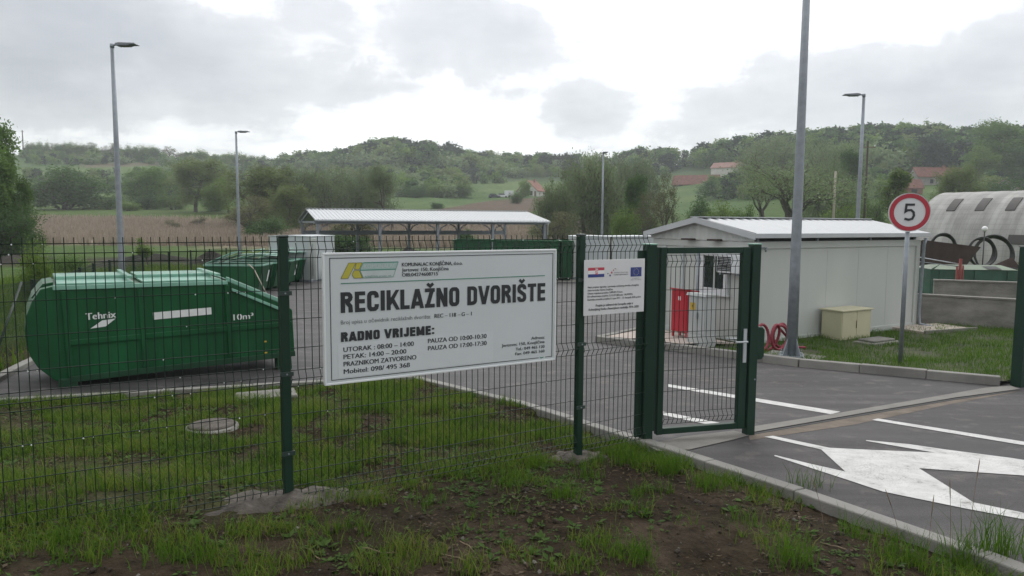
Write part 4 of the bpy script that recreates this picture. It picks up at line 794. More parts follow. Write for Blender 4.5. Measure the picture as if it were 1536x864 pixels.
# things round the office
RZ = TO
q = at(1016, 507, .12); hy = thing('hydrant_cabinet', 'red steel hydrant cabinet marked H standing on thin legs', 'cabinet', (q[0]+.02, q[1], q[2]), RZ)
b = MB(); b.prism([(0, .13), (.26, .13), (.26, .93), (0, .98)], -.22, .22, 'red_paint'); bd = b.build('body', hy, .006)
b = MB(); b.prism([(-.04, .985), (.3, .935), (.3, .96), (-.04, 1.01)], -.25, .25, 'red_paint'); b.build('lid', hy, .004)
b = MB(); b.box(-.008, -.001, -.2, .2, .16, .95, 'red_paint'); dr = b.build('door', hy, .003)
b = MB()
for y0_, y1_, z0_, z1_ in ((-.045, -.027, .77, .85), (.002, .02, .77, .85), (-.0265, .0015, .802, .818)): b.box(-.0125, -.009, y0_, y1_, z0_, z1_, 'bin_label')
b.build('lettering', dr)
for y in (-.19, .19):
    for x in (.03, .23): b = MB(); b.box(x-.015, x+.015, y-.015, y+.015, -.02, .129, 'red_paint'); b.build('leg', hy)
q = at(1043, 517, .1); el = thing('electrical_cabinet', 'pale grey electrical cabinet with a yellow warning sign beside the red cabinet', 'cabinet', (q[0], q[1], q[2]), RZ)
b = MB(); b.box(0, .3, -.23, .23, -.05, .2, 'cab_grey'); b.build('plinth', el, .006)
b = MB(); b.box(.01, .29, -.22, .22, .201, .93, 'cab_grey'); b.build('body', el, .006)
b = MB(); b.prism([(-.03, .932), (.33, .932), (.31, .97), (-.01, .985)], -.25, .25, 'cab_grey'); b.build('roof', el, .005)
for y0_, y1_ in ((-.21, -.005), (.005, .21)): b = MB(); b.box(.002, .009, y0_, y1_, .21, .92, 'cab_grey'); dr = b.build('door', el, .003)
b = MB(); b.add([(-.003, .03, .66), (-.003, .17, .66), (-.003, .17, .8), (-.003, .03, .8)], [(0, 1, 2, 3)], 'yellow_tag'); b.add([(-.005, .115, .78), (-.005, .085, .73), (-.005, .105, .73), (-.005, .085, .68), (-.005, .125, .74), (-.005, .105, .74)], [(0, 1, 2, 3, 4, 5)], 'ink'); b.build('warning_sign', el)
b = MB(); b.box(-.02, .0, -.05, -.03, .5, .62, 'galv'); b.build('handle', el)
def coil():
    q = at(1154, 524, .09); b = MB(); n = 170; t = 3.6; pts = []; rs = []
    for k in range(n+1):
        a = 2*math.pi*t*k/n-1.4; r = .215+.012*math.sin(k*.31); pts.append((-.3+.6*k/n+r*.85*math.cos(a), -.12+.1*math.sin(k*.05)+.03*math.cos(a*.5), .245+r*math.sin(a)+.012*math.sin(k*.11))); rs.append(.024+.004*(k % 2))
    b.tube([(-.62, -.3, .03), (-.45, -.2, .03)]+pts+[(.5, -.2, .03), (.62, -.3, .03)], [.022, .024]+rs+[.024, .022], 'hose_red', 8); o = b.build('coiled_hose'); o.location = tuple(q); o.rotation_euler = (0, 0, TO); tag(o, 'coil of red corrugated hose standing against the office wall', 'hose')
coil()
q = at(1261, 512, .06); gb = thing('meter_box', 'cream two-door meter box on the grass against the office wall', 'meter box', q, TO)
b = MB(); b.box(0, .98, 0, .46, -.08, .6, 'cream'); b.build('body', gb, .006)
b = MB(); b.prism([(-.04, .602), (1.02, .602), (1.02, .63), (-.04, .63)], -.04, .5, 'cream'); b.build('lid', gb, .006)
for x0, x1 in ((.02, .485), (.495, .96)): b = MB(); b.box(x0, x1, -.012, -.001, .02, .585, 'cream'); b.build('door', gb, .003)
b = MB(); b.tube([(.47, -.02, .25), (.47, -.02, .4)], .01, 'wood', 6); b.build('latch', gb)
b = MB(); b.box(-.45, .45, -.22, .22, -.06, .05, 'concrete_dark'); b.box(-.3, .4, -.15, .2, .051, .09, 'concrete_dark'); o = b.build('concrete_slab', bevel=.015); q = at(1314, 515, .06); o.location = tuple(q); o.rotation_euler = (0, 0, TO); tag(o, 'dark broken concrete slab in front of the cream meter box', 'slab')
b = MB(); b.box(0, 1.6, 0, .9, -.1, .06, 'pad'); b.box(0, 1.65, -.06, -.005, -.1, .09, 'concrete'); o = b.build('paving_slab'); q = at(1385, 502, .06); o.location = tuple(q); o.rotation_euler = (0, 0, R(22)); tag(o, 'pale paved strip with a kerb at the far corner of the office', 'paving')
# speed limit sign
q = at(1350, 549, .06); ss = thing('speed_limit_sign', 'round red rimmed speed limit 5 sign on a grey pole in the grass', 'road sign', q, R(-14))
b = MB(); b.tube([(0, 0, -.1), (0, 0, 2.62)], .033, 'galv', 14); b.build('pole', ss)
def disc(mb, r, y, m, cx, cz, n=48, r0=0):
    if r0: mb.add([(cx+q*math.cos(2*math.pi*k/n), y, cz+q*math.sin(2*math.pi*k/n)) for q in (r0, r) for k in range(n)], [(k, (k+1) % n, n+(k+1) % n, n+k) for k in range(n)], m)
    else: mb.add([(cx+r*math.cos(2*math.pi*k/n), y, cz+r*math.sin(2*math.pi*k/n)) for k in range(n)], [tuple(range(n))], m)
zc = 2.42
b = MB(); M = Matrix.Translation((.0, -.05, zc)) @ Matrix.Rotation(R(90), 4, 'X')
pr = [(0, .0), (.29, .0), (.3, .006), (.3, -.012), (.296, -.02), (0, -.02)]; n = 48
b.add([tuple(M @ Vector((r*math.cos(2*math.pi*k/n), r*math.sin(2*math.pi*k/n), z))) for r, z in pr for k in range(n)], [(i*n+k, i*n+(k+1) % n, (i+1)*n+(k+1) % n, (i+1)*n+k) for i in range(len(pr)-1) for k in range(n)], 'white_sign'); pl = b.build('plate', ss)
b = MB(); disc(b, .285, -.0575, 'red_sign', 0, zc, r0=.222); b.build('red_ring', pl)
b = MB()
strip(b, [(.068, zc+.118), (-.05, zc+.118), (-.058, zc+.012), (-.03, zc+.032), (.02, zc+.034), (.055, zc+.0), (.062, zc-.05), (.04, zc-.1), (-.01, zc-.115), (-.07, zc-.098)], .034, 'ink', -.0575); b.build('numeral', pl)
for z in (zc-.16, zc+.12): b = MB(); b.box(-.05, .05, -.044, .036, z, z+.03, 'galv'); b.build('clamp', ss)
# ================================================================== scrapyard side
def wall(name, a, b_, z0, z1, th, label, m='concrete_dark'):
    a = np.array(a); b_ = np.array(b_); e = b_-a; L_ = float(np.hypot(*e)); mb = MB(); mb.box(0, L_, 0, th, z0, z1-.05, m)
    o = thing(name, label, 'wall', (a[0], a[1], 0), math.atan2(e[1], e[0])); mb.build('wall_face', o, .01); c = MB(); c.box(-.01, L_+.01, -.015, th+.015, z1-.048, z1, 'concrete'); c.build('wall_top', o, .008); return o
wall('concrete_wall', (9.75, 17.55), (12.4, 15.75), -.6, .42, .2, 'long low stained concrete wall along the grass beside the office')
wall('concrete_wall', (11.62, 19.75), (15.6, 18.0), -.6, .6, .2, 'second concrete wall, standing higher behind the low stained one')
def hall_mat():
    m = MATS['hall']; nt = m.node_tree; N = nt.nodes.new; L = nt.links.new; b = nt.nodes['Principled BSDF']; src = b.inputs['Base Color'].links[0].from_socket
    tc = N('ShaderNodeTexCoord'); sp = N('ShaderNodeSeparateXYZ'); L(tc.outputs['Object'], sp.inputs[0])
    def lines(sock, per, w, dark):
        a = N('ShaderNodeMath'); a.operation = 'DIVIDE'; a.inputs[1].default_value = per; L(sock, a.inputs[0]); f = N('ShaderNodeMath'); f.operation = 'FRACT'; L(a.outputs[0], f.inputs[0])
        c = N('ShaderNodeMath'); c.operation = 'LESS_THAN'; c.inputs[1].default_value = w; L(f.outputs[0], c.inputs[0]); d = N('ShaderNodeMath'); d.operation = 'MULTIPLY_ADD'; d.inputs[1].default_value = -dark; d.inputs[2].default_value = 1; L(c.outputs[0], d.inputs[0]); return d.outputs[0]
    n = N('ShaderNodeTexNoise'); n.inputs['Scale'].default_value = 1.; n.inputs['Detail'].default_value = 5; mp = N('ShaderNodeMapping'); mp.inputs['Scale'].default_value = (1.6, .02, .16); L(tc.outputs['Object'], mp.inputs[0]); L(mp.outputs[0], n.inputs['Vector'])
    mr = N('ShaderNodeMapRange'); mr.inputs['From Min'].default_value = .35; mr.inputs['From Max'].default_value = .65; mr.inputs['To Min'].default_value = .76; mr.inputs['To Max'].default_value = 1.08; L(n.outputs['Fac'], mr.inputs['Value'])
    k = mr.outputs[0]
    for q in (lines(sp.outputs[0], .45, .1, .14), lines(sp.outputs[2], .36, .13, .14)): u = N('ShaderNodeMath'); u.operation = 'MULTIPLY'; L(k, u.inputs[0]); L(q, u.inputs[1]); k = u.outputs[0]
    v = N('ShaderNodeVectorMath'); v.operation = 'SCALE'; L(src, v.inputs[0]); L(k, v.inputs['Scale']); L(v.outputs[0], b.inputs['Base Color'])
mat('hall', (.34, .338, .325), .75, var=.2, scale=1.1, streak=.15, bump=.15, bscale=3); hall_mat()
def hall():
    ang = R(57); ax = Vector((math.cos(ang), -math.sin(ang), 0)); bk = Vector((math.sin(ang), math.cos(ang), 0))
    Rr = 5.35; top = Vector((34.2, 57, 0)); zg = -.75; o = thing('arched_hall', 'weathered grey half-barrel hall with small dark roof windows behind the scrap', 'hall', M=frame((top.x, top.y, zg), ax, bk))
    b = MB(); n, N = 40, 88; L_ = 30; V = []
    for k in range(N+1):
        x = L_*k/N; rr = Rr+(.015 if k % 4 == 0 else 0)
        for j in range(n+1): a = math.pi*j/n; V.append((x, -rr*math.cos(a), rr*math.sin(a)*1.0))
    F = [(k*(n+1)+j, k*(n+1)+j+1, (k+1)*(n+1)+j+1, (k+1)*(n+1)+j) for k in range(N) for j in range(n)]; b.add(V, F, 'hall', True); b.build('shell', o)
    b = MB(); b.add([(0.1, -Rr*math.cos(math.pi*j/n), Rr*math.sin(math.pi*j/n)) for j in range(n+1)], [tuple(range(n+1))], 'house_grey'); b.build('end_wall', o)
    def patch(x0, x1, a0, a1, name, m, lift=.07):
        b = MB(); V = []; k = 6
        for x in (x0, x1):
            for i in range(k+1): a = R(a0+(a1-a0)*i/k); V.append((x, -(Rr+lift)*math.cos(a), (Rr+lift)*math.sin(a)))
            for i in range(k+1): a = R(a0+(a1-a0)*i/k); V.append((x, -(Rr-.05)*math.cos(a), (Rr-.05)*math.sin(a)))
        q = 2*(k+1); b.add(V, [(i, i+1, q+i+1, q+i) for i in range(k)]+[(0, q, q+k+1, k+1), (k, 2*k+1, q+2*k+1, q+k)]+[(i, k+1+i, k+2+i, i+1) for i in range(k)]+[(q+i, q+i+1, q+k+2+i, q+k+1+i) for i in range(k)], m); b.build(name, o)
    for k in range(6): patch(1.75+k*1.95, 2.35+k*1.95, 46, 62, 'roof_window', 'hall_dark')
    patch(6.5, 8.6, 17, 24, 'wall_opening', 'hall_dark')
hall()
def rust_skip():
    q = far(1386, y=33); q[2] = float(G(33)); o = thing('rusty_skip', 'brown rusty open skip with a slanted end in front of the arched hall', 'skip', q, R(-9))
    b = MB(); b.prism([(0, .95), (1.75, .82), (2.35, 1.72), (-.1, 2.02)], 0, .08, 'rust'); b.prism([(0, .95), (1.75, .82), (2.35, 1.72), (-.1, 2.02)], 1.5, 1.58, 'rust'); b.build('side_panel', o)
    b = MB(); b.add([(1.75, .081, .82), (1.75, 1.499, .82), (2.35, 1.499, 1.72), (2.35, .081, 1.72), (1.8, .081, .82), (1.8, 1.499, .82), (2.4, 1.499, 1.72), (2.4, .081, 1.72)], [(0, 1, 2, 3), (7, 6, 5, 4), (0, 3, 7, 4), (1, 5, 6, 2), (3, 2, 6, 7)], 'old_green'); b.build('end_panel', o)
    b = MB(); b.box(.02, 1.75, .081, 1.499, .9, .97, 'rust'); b.build('floor', o)
    for x in (.1, 1.4): b = MB(); b.box(x, x+.2, .1, 1.4, 0, .84, 'rust'); b.build('trestle', o)
rust_skip()
def old_bin():
    q = far(1397, y=26.5); q[2] = float(G(26.5)); o = thing('old_container', 'old dark green container with a faded pale lid behind the concrete walls', 'container', q, R(-8))
    b = MB(); b.box(0, 2.95, 0, 1.5, .05, .98, 'old_green'); b.build('body', o, .02)
    b = MB(); b.prism([(0, .982), (.12, 1.0), (.35, 1.2)], .0, .01, 'old_green'); b.add([(0, -.04, .985), (2.95, -.04, .985), (2.7, .7, 1.13), (.25, .7, 1.13), (2.95, 1.54, .985), (0, 1.54, .985)], [(0, 1, 2, 3), (3, 2, 4, 5), (1, 4, 2), (0, 3, 5)], 'old_lid'); b.build('lid', o)
    b = MB(); b.add([(1.95, -.0, 1.01), (2.42, -.0, 1.01), (2.42, .45, 1.095), (1.95, .45, 1.095)], [(0, 1, 2, 3)], 'dark_gap'); b.build('filling_hole', o)
    for x in (.3, 1.5, 2.6): b = MB(); b.box(x, x+.07, -.05, -.001, .1, .97, 'old_green'); b.build('rib', o)
    q2 = far(1376, y=28); o2 = thing('old_container', 'plain dark green container half hidden behind the office corner', 'container', (q2[0], q2[1], float(G(28))), R(-6)); b = MB(); b.box(0, 1.3, 0, 1.4, .05, .75, 'old_green'); b.build('body', o2, .02)
    b = MB(); b.box(-.03, 1.33, -.03, 1.43, .751, .8, 'old_green'); b.build('rim', o2); b = MB(); b.box(.45, .65, -.004, -.001, .4, .5, 'bin_label'); b.build('sticker', o2)
old_bin()
def ring(px, py, y, r, tr, label, rz, tilt):
    d = ray(px, py); c = CAM+d*(y/d[1]); b = MB()
    for k in range(4):
        rr = r*(1-.03*k); b.tube([(rr*math.cos(a)+.02*k, .07*k+.04*math.sin(3*a+k), rr*math.sin(a)) for a in [2*math.pi*i/40 for i in range(41)]], tr, 'black_pipe', 7, cap=False)
    o = b.build('pipe_coil'); o.location = tuple(c); o.rotation_euler = (R(tilt), 0, R(rz)); return tag(o, label, 'pipe coil')
ring(1474, 378, 35.5, .72, .045, 'coil of black plastic pipe, smaller of the pair, standing in front of the hall', 5, -6)
ring(1491, 381, 36.5, .95, .05, 'largest coil of black plastic pipe standing in front of the hall', -6, -8)
ring(1416, 369, 36, .62, .05, 'coil of black plastic pipe showing over the rusty skip', 0, -8)
def globe():
    q = far(1474, y=34); g = float(G(34)); o = thing('globe_lamp', 'garden lamp with a white globe on a thin dark post', 'lamp', (q[0], q[1], g)); b = MB(); b.tube([(0, 0, 0), (0, 0, 2.42)], .025, 'black_pipe', 8); b.build('post', o)
    b = MB(); b.lathe([(.0001, -.13), (.06, -.115), (.11, -.07), (.13, 0), (.11, .07), (.06, .115), (.0001, .13)], 'flag_white', (0, 0, 2.55), 20); b.build('lamp_globe', o)
globe()
def redframe():
    q = far(1441, y=22.5); g = float(G(22.5)); o = thing('red_pipe_frame', 'rusty red pipe stand rising above the concrete wall', 'pipe stand', (q[0], q[1], g))
    for x, h, r in ((0, 1.5, .045), (-.1, 1.25, .03), (.09, 1.3, .025)): b = MB(); b.tube([(x, 0, 0), (x, 0, h)], r, 'rust_red', 8); b.build('upright', o)
    b = MB(); b.tube([(-1.3, .2, 1.55), (.05, .05, 1.32)], .02, 'galv_pale', 6); b.tube([(-1.3, .2, 1.4), (.05, .05, 1.25)], .015, 'galv', 6); b.build('rail', o)
    b = MB(); b.box(-.02, .1, -.05, -.03, .55, .68, 'bin_label'); b.build('tag', o)
redframe()
def scrap():
    r = random.Random(5); q = far(1512, y=28); g = float(G(28)); o = thing('scrap_heap', 'heap of rusty sheet, bent yellow strips and pipe beside the gate post', 'scrap heap', (q[0], q[1], g))
    b = MB(); n = 20; V = []
    for i in range(8):
        for j in range(n): a = 2*math.pi*j/n; rr = 1.5*i/7*(1+.2*r.uniform(-1, 1)); V.append((rr*math.cos(a), rr*.7*math.sin(a), .95*(1-(i/7)**1.5)+r.uniform(-.06, .06)))
    b.add(V, [(i*n+j, i*n+(j+1) % n, (i+1)*n+(j+1) % n, (i+1)*n+j) for i in range(7) for j in range(n)], 'rust'); b.build('rust_pile', o)
    M = Matrix.Translation((-.3, -.3, 1.02)) @ Matrix.Rotation(R(-24), 4, 'Y') @ Matrix.Rotation(R(60), 4, 'X'); b = MB(); b.box(-.7, .45, -.25, .25, -.02, .02, 'rust', M); b.build('rusty_sheet', o)
    for k in range(6):
        b = MB(); x, z = r.uniform(-.1, .3), r.uniform(1.0, 1.5); b.tube([(x, -.6, z), (x+.15, -.7, z-.2+r.uniform(-.1, .1)), (x+.35, -.65, z+.05), (x+.3, -.6, z-.35)], .035, 'scrap_yellow', 5); b.build('bent_strip', o)
    for k in range(3): b = MB(); b.tube([(-1.3+.2*k, -.7, .5), (-.4, -.75, .85+.08*k), (.6, -.7, .75+.1*k)], .035, 'black_pipe', 6); b.build('pipe', o)
scrap()

# ================================================================== perimeter fence at the back-left, soil heaps
def perimeter():
    path = [(-8.0, 11.0), (-9.9, 15.8), (-12.0, 20.6), (-15.4, 30), (-16.2, 43), (-4, 46)]; o = thing('boundary_fence', 'low dark green wire boundary fence running back along the left edge of the yard', 'fence', (-8, 11, 0))
    mb = MB(); 
    for a, c in zip(path[:-1], path[1:]):
        a = np.array(a); c = np.array(c); L_ = float(np.hypot(*(c-a))); n = max(1, round(L_/2.5))
        for k in range(n):
            p0 = a+(c-a)*k/n; p1 = a+(c-a)*(k+1)/n; z0 = float(G(p0[1])); z1 = float(G(p1[1]))
            b = MB(); b.box(p0[0]+8-.03, p0[0]+8+.03, p0[1]-11-.03, p0[1]-11+.03, z0-.1, z0+1.28, 'wire_green'); b.build('fence_post', o)
            st = .1 if p0[1] > 16 else .05; m_ = int(L_/n/st); rw = .004 if p0[1] > 16 else .003
            for i in range(m_): q = p0+(p1-p0)*i/m_; z = z0+(z1-z0)*i/m_; mb.tube([(q[0]+8, q[1]-11, z+.05), (q[0]+8, q[1]-11, z+1.25)], rw, 'wire_green', 3, False, False)
            for h in (.08, .3, .5, .7, .9, 1.1, 1.18, 1.24): mb.tube([(p0[0]+8, p0[1]-11, z0+h), (p1[0]+8, p1[1]-11, z1+h)], rw, 'wire_green', 3, False, False)
    mb.build('wire_panel', o); b = MB(); b.tube([(.02, .05, .1), (-.55, 1.5, 1.0)], .02, 'wire_green', 6); b.build('brace', o)
perimeter()
def heap(px, y, rx, ry, h, label, m, seed):
    q = far(px, y=y); g = float(HT(q[0], q[1])); r = random.Random(seed); b = MB(); n = 28; k = 9; V = []
    for i in range(k+1):
        for j in range(n): a = 2*math.pi*j/n; f = i/k; rr = f*(1+.18*math.sin(3*a+seed)); V.append((rx*rr*math.cos(a), ry*rr*math.sin(a), h*(1-f**1.7)*(1+.25*math.sin(2*a+seed))+r.uniform(-.09, .09)*h-.05))
    b.add(V, [(i*n+j, i*n+(j+1) % n, (i+1)*n+(j+1) % n, (i+1)*n+j) for i in range(k) for j in range(n)], m, True); o = b.build('soil_heap'); o.location = (q[0], q[1], g); tag(o, label, 'soil heap')
mat('dark_soil', (.032, .028, .022), .95, var=.4, scale=3, bump=1, bscale=8)
heap(315, 47, 1.5, 1.0, .7, 'dark heap of soil and brush beyond the boundary fence left of the lamp', 'dark_soil', 2)
heap(612, 50, 2.4, 1.2, .95, 'dark heap of soil in the grass beyond the shelter', 'dark_soil', 4)
heap(30, 48, 3.5, 1.2, .45, 'low dark bank of soil at the far left beyond the boundary fence', 'dark_soil', 6)
heap(225, 50, 3.5, 1.2, .5, 'low dark bank of soil beside the lamp post behind the press container', 'dark_soil', 9)

# ================================================================== houses on the slope
def house(q, rz, L_, D_, hw, hr, wm, rm, label, wins=(), door=None, chimney=True, over=.35, name='house'):
    o = thing(name, label, 'house', (q[0], q[1], q[2]-.4), rz)
    b = MB(); b.prism([(0, 0), (D_, 0), (D_, hw), (D_/2, hw+hr-.05), (0, hw)], 0, L_, wm, 'x'); b.build('wall', o)
    s = hr/(D_/2); b = MB()
    for sg_ in (0, 1):
        y0_, y1_ = (-over, D_/2) if sg_ == 0 else (D_+over, D_/2); z0_ = hw-over*s
        b.add([(-over, y0_, z0_), (L_+over, y0_, z0_), (L_+over, y1_, hw+hr), (-over, y1_, hw+hr), (-over, y0_, z0_+.16), (L_+over, y0_, z0_+.16), (L_+over, y1_, hw+hr+.16), (-over, y1_, hw+hr+.16)], [(0, 1, 2, 3), (7, 6, 5, 4), (0, 4, 5, 1), (0, 3, 7, 4), (1, 5, 6, 2)], rm)
    rf = b.build('roof', o)
    if chimney: b = MB(); b.box(L_*.6, L_*.6+.6, D_*.4, D_*.4+.6, hw+hr*.6, hw+hr+.7, 'brick'); b.build('chimney', rf)
    for f, u, z, w, h in wins:
        b = MB()
        if f == 's': b.box(u, u+w, -.06, -.002, z, z+h, 'dark_gap')
        elif f == 'w': b.box(-.06, -.002, u, u+w, z, z+h, 'dark_gap')
        else: b.box(L_+.002, L_+.06, u, u+w, z, z+h, 'dark_gap')
        b.build('window', o)
    if door: f, u, w, h = door; b = MB(); (b.box(u, u+w, -.07, -.002, .3, h, 'wood') if f == 's' else b.box(-.07, -.002, u, u+w, .3, h, 'wood')); b.build('door', o)
    return o
def hx(px, row): return far(px, row)
q = hx(806, 295); k = q[1]/1080
h1 = house(q, R(62), 9*k/.26*.9, 34*k, 2.6, 15*k, 'house_white', 'tile_orange', 'white gabled house with an orange roof above the ploughed field', [('w', 8*k, .9, 10*k, 1.6), ('w', 14*k, 3.4, 3*k, 1.8), ('w', 24*k, 1, 3*k, 1.4)], ('w', 2*k, 3*k, 2.4))
q = hx(1066, 270); k = q[1]/1080
house(q, R(-34), 56*k, 28*k, 19*k, 8*k, 'house_white', 'tile_pink', 'white house with a pinkish tiled roof among trees above the office', [('s', 26*k, 4*k, 6*k, 6*k), ('s', 44*k, 4*k, 5*k, 6*k), ('e', 10*k, 5*k, 5*k, 5*k)], ('s', 54*k, 4*k, 9*k))
q = hx(1008, 281); k = q[1]/1080
house(q, R(-26), 66*k, 24*k, 6*k, 13*k, 'wood', 'tile_red', 'barn with a broad dark red roof left of the white house among trees', [('s', 10*k, 2*k, 6*k, 4*k)], chimney=False, name='barn')
q = hx(1180, 252); k = q[1]/1080
house(q, R(-3), 62*k, 22*k, 8*k, 8*k, 'house_grey', 'tile_red', 'long dark red roof almost hidden behind the bare spreading tree', [('s', 10*k, 2*k, 5*k, 4*k)], name='house')
q = hx(1376, 279); k = q[1]/1080
house(q, R(6), 78*k, 22*k, 17*k, 13*k, 'house_grey', 'tile_red', 'grey walled farmhouse with a dark red roof on the right slope', [('w', 6*k, 8*k, 4*k, 5*k), ('s', 20*k, 6*k, 5*k, 6*k), ('s', 55*k, 5*k, 6*k, 6*k)], ('s', 38*k, 4*k, 10*k))
q = hx(1340, 291); k = q[1]/1080
house(q, R(-4), 42*k, 22*k, 12*k, 12*k, 'brick', 'tile_red', 'low brick shed with a red tiled roof in front of the grey farmhouse', [('s', 8*k, 4*k, 5*k, 4*k), ('s', 26*k, 3*k, 8*k, 6*k)], chimney=False, name='shed')
q = hx(1532, 300); k = q[1]/1080
house(q, R(60), 60*k, 44*k, 16*k, 18*k, 'house_grey', 'tile_orange', 'grey gable with an orange tiled roof behind the arched hall', [('w', 10*k, 5*k, 5*k, 6*k)], chimney=False)
# vehicles on the far field
def car(q, rz, label, m, L_=3.9):
    o = thing('parked_car', label, 'car', q, rz); b = MB(); b.prism([(0, .3), (L_, .3), (L_, .75), (L_*.97, .9), (L_*.72, .95), (.1, .95), (0, .8)], 0, 1.65, m); b.build('body', o, .05)
    b = MB(); b.prism([(.15, .951), (L_*.74, .951), (L_*.58, 1.45), (.5, 1.45)], .1, 1.55, 'glass'); b.build('windows', o, .04); b = MB(); b.prism([(.55, 1.452), (L_*.57, 1.452), (L_*.55, 1.49), (.6, 1.49)], .14, 1.51, m); b.build('roof', o)
    for x in (.7, L_-.75):
        for y in (-.02, 1.47): b = MB(); b.tube([(x, y, .32), (x, y+.2, .32)], .32, 'rubber', 14); b.build('wheel', o)
q = hx(733, 297); car(q, R(5), 'small dark car parked at the edge of the ploughed field', 'car_blue'); q = hx(741, 296.5); car(q+np.array([1.2, .5, 0]), R(5), 'small white car parked nose to tail with the dark one', 'pvc', 3.6)
q = hx(757, 296); o = thing('white_trailer', 'small white box trailer standing in the meadow below the wood', 'trailer', q, R(4)); b = MB(); b.box(0, 3, 0, 1.8, .55, 2.3, 'pvc'); b.build('body', o, .05)
for y in (-.05, 1.65): b = MB(); b.tube([(1.6, y, .35), (1.6, y+.2, .35)], .35, 'rubber', 14); b.build('wheel', o)
b = MB(); b.tube([(0, .9, .5), (-1.1, .9, .45)], .06, 'galv', 6); b.build('drawbar', o)
# poles
def upole(px, row0, row1, y, label, m, r=.12, arms=False):
    q = far(px, y=y); g = float(HT(q[0], q[1])); h = CH+(333+(px-768)*.0063-row1)/1080*y-g; o = thing('utility_pole', label, 'utility pole', (q[0], q[1], g)); b = MB(); b.tube([(0, 0, -.3), (0, 0, h)], [r, r*.75], m, 10); b.build('pole', o)
    if arms:
        b = MB(); b.box(-.9, .9, -.06, .06, h-.75, h-.62, 'wood'); a = b.build('crossarm', o)
        for x in (-.8, 0, .8): b = MB(); b.tube([(x, 0, h-.62), (x, 0, h-.42)], .07, 'pvc', 8); b.build('insulator', a)
    return o
upole(1247, 325, 258, 78, 'weathered pale wooden pole behind the office roof', 'pole_wood', .16)
upole(1293, 325, 214, 84, 'dark utility pole with insulators just right of the lamp behind the office', 'bark', .14, True)
upole(43, 240, 198, 415, 'dark power mast standing on the ridge at far left', 'bark', .35, True)
upole(473, 320, 285, 195, 'thin grey pole on the terraced slope', 'bark_grey', .12) if 0 else None

# ================================================================== trees
def grow(kind, seed):
    r = random.Random(seed); K = dict(oak=(4, .55, .5, 58, 4, .1, .14), willow=(4, .2, .66, 42, 4, .05, .2), bare=(5, .2, .66, 34, 3, .2, .13), slender=(3, .8, .3, 34, 13, .3, .08), bush=(3, .3, .62, 52, 5, .1, .18), brown=(4, .55, .48, 42, 4, .2, .14), lean=(4, .45, .55, 45, 3, .15, .2))[kind]
    ml, l0, ratio, ang, nch, trop, wan = K; segs = []; tips = []
    def rec(p, d, L_, rad, lev):
        n = 5 if lev == 0 else 3; path = [p]; rs = [rad]
        for i in range(n):
            d = (d+Vector((r.gauss(0, wan), r.gauss(0, wan), r.gauss(0, wan)+trop*(.6 if lev else .2)))).normalized(); p = p+d*L_/n; path.append(p); rs.append(rad*(1-.45*(i+1)/n))
        segs.append((path, rs, lev))
        if lev >= ml-1: tips.extend(path[1:])
        if lev >= ml: return
        for k in range(nch+(6 if kind in ('oak', 'brown') and lev == 0 else 1 if lev == 0 else 0)):
            f = r.uniform(.35, 1) if lev or kind == 'slender' else r.uniform(.12, 1) if kind in ('oak', 'brown') else r.uniform(.55, 1); i = min(n-1, int(f*n)); q = path[i].lerp(path[i+1], f*n-i); a = R(ang*r.uniform(.6, 1.25)); t = path[i+1]-path[i]; t.normalize()
            s = t.orthogonal().normalized(); s.rotate(Matrix.Rotation(2*math.pi*(k+r.random()*.6)/nch*1.0+lev, 3, t)); rec(q, (t*math.cos(a)+s*math.sin(a)).normalized(), L_*ratio*r.uniform(.75, 1.2)*(1.25-.5*f if kind == 'slender' else 1.3-.5*f if kind in ('oak', 'brown') and lev == 0 else 1), rs[i]*.62, lev+1)
    H = 10.
    if kind in ('bush', 'willow'):
        for k in range(5 if kind == 'bush' else 4): a = k*1.4+r.random(); rec(Vector((.25*math.cos(a), .25*math.sin(a), -.2)), Vector((.45*math.cos(a), .45*math.sin(a), 1)).normalized(), H*l0*r.uniform(.8, 1.2), .14, 1 if kind == 'bush' else 0)
    else: rec(Vector((0, 0, -.3)), Vector((.35 if kind == 'lean' else 0, 0, 1)).normalized(), H*l0, .19 if kind == 'bare' else .2, 0)
    return segs, tips
PROTO = {}
def proto(key, kind, seed, nleaf, size, spread, leafm, bark='bark', droop=0, keep=1.):
    segs, tips = grow(kind, seed); g = np.random.default_rng(seed); b = MB()
    zmax = max(t.z for t in tips); s = 10./zmax
    for path, rs, lev in segs: b.tube([tuple(q*s) for q in path], [max(.012, q*s) for q in rs], bark, (8, 6, 4, 3, 3, 3)[lev], cap=False)
    T = np.array([tuple(t) for t in tips])*s; T = T[g.random(len(T)) < keep]
    i = g.integers(0, len(T), nleaf); c = T[i]+g.normal(size=(nleaf, 3))*spread*np.array([1, 1, .8]); c[:, 2] = np.maximum(c[:, 2], .15); c[:, 2] -= droop*np.abs(g.normal(size=nleaf))
    k = g.random(nleaf) < (.4 if kind in ('oak', 'bush', 'willow') else 0); c[k, 2] *= g.uniform(.2, 1, k.sum()); c[k, :2] *= g.uniform(.6, 1.05, k.sum())[:, None]
    V, F = leaves(c, size*g.uniform(.6, 1.25, nleaf), g, droop > 0)
    tm = b.build('trunk').data; cm = npmesh('crown', V, F, [leafm]).data
    for n_ in ('trunk', 'crown'): bpy.data.objects.remove(bpy.data.objects[n_])
    PROTO[key] = (tm, cm)
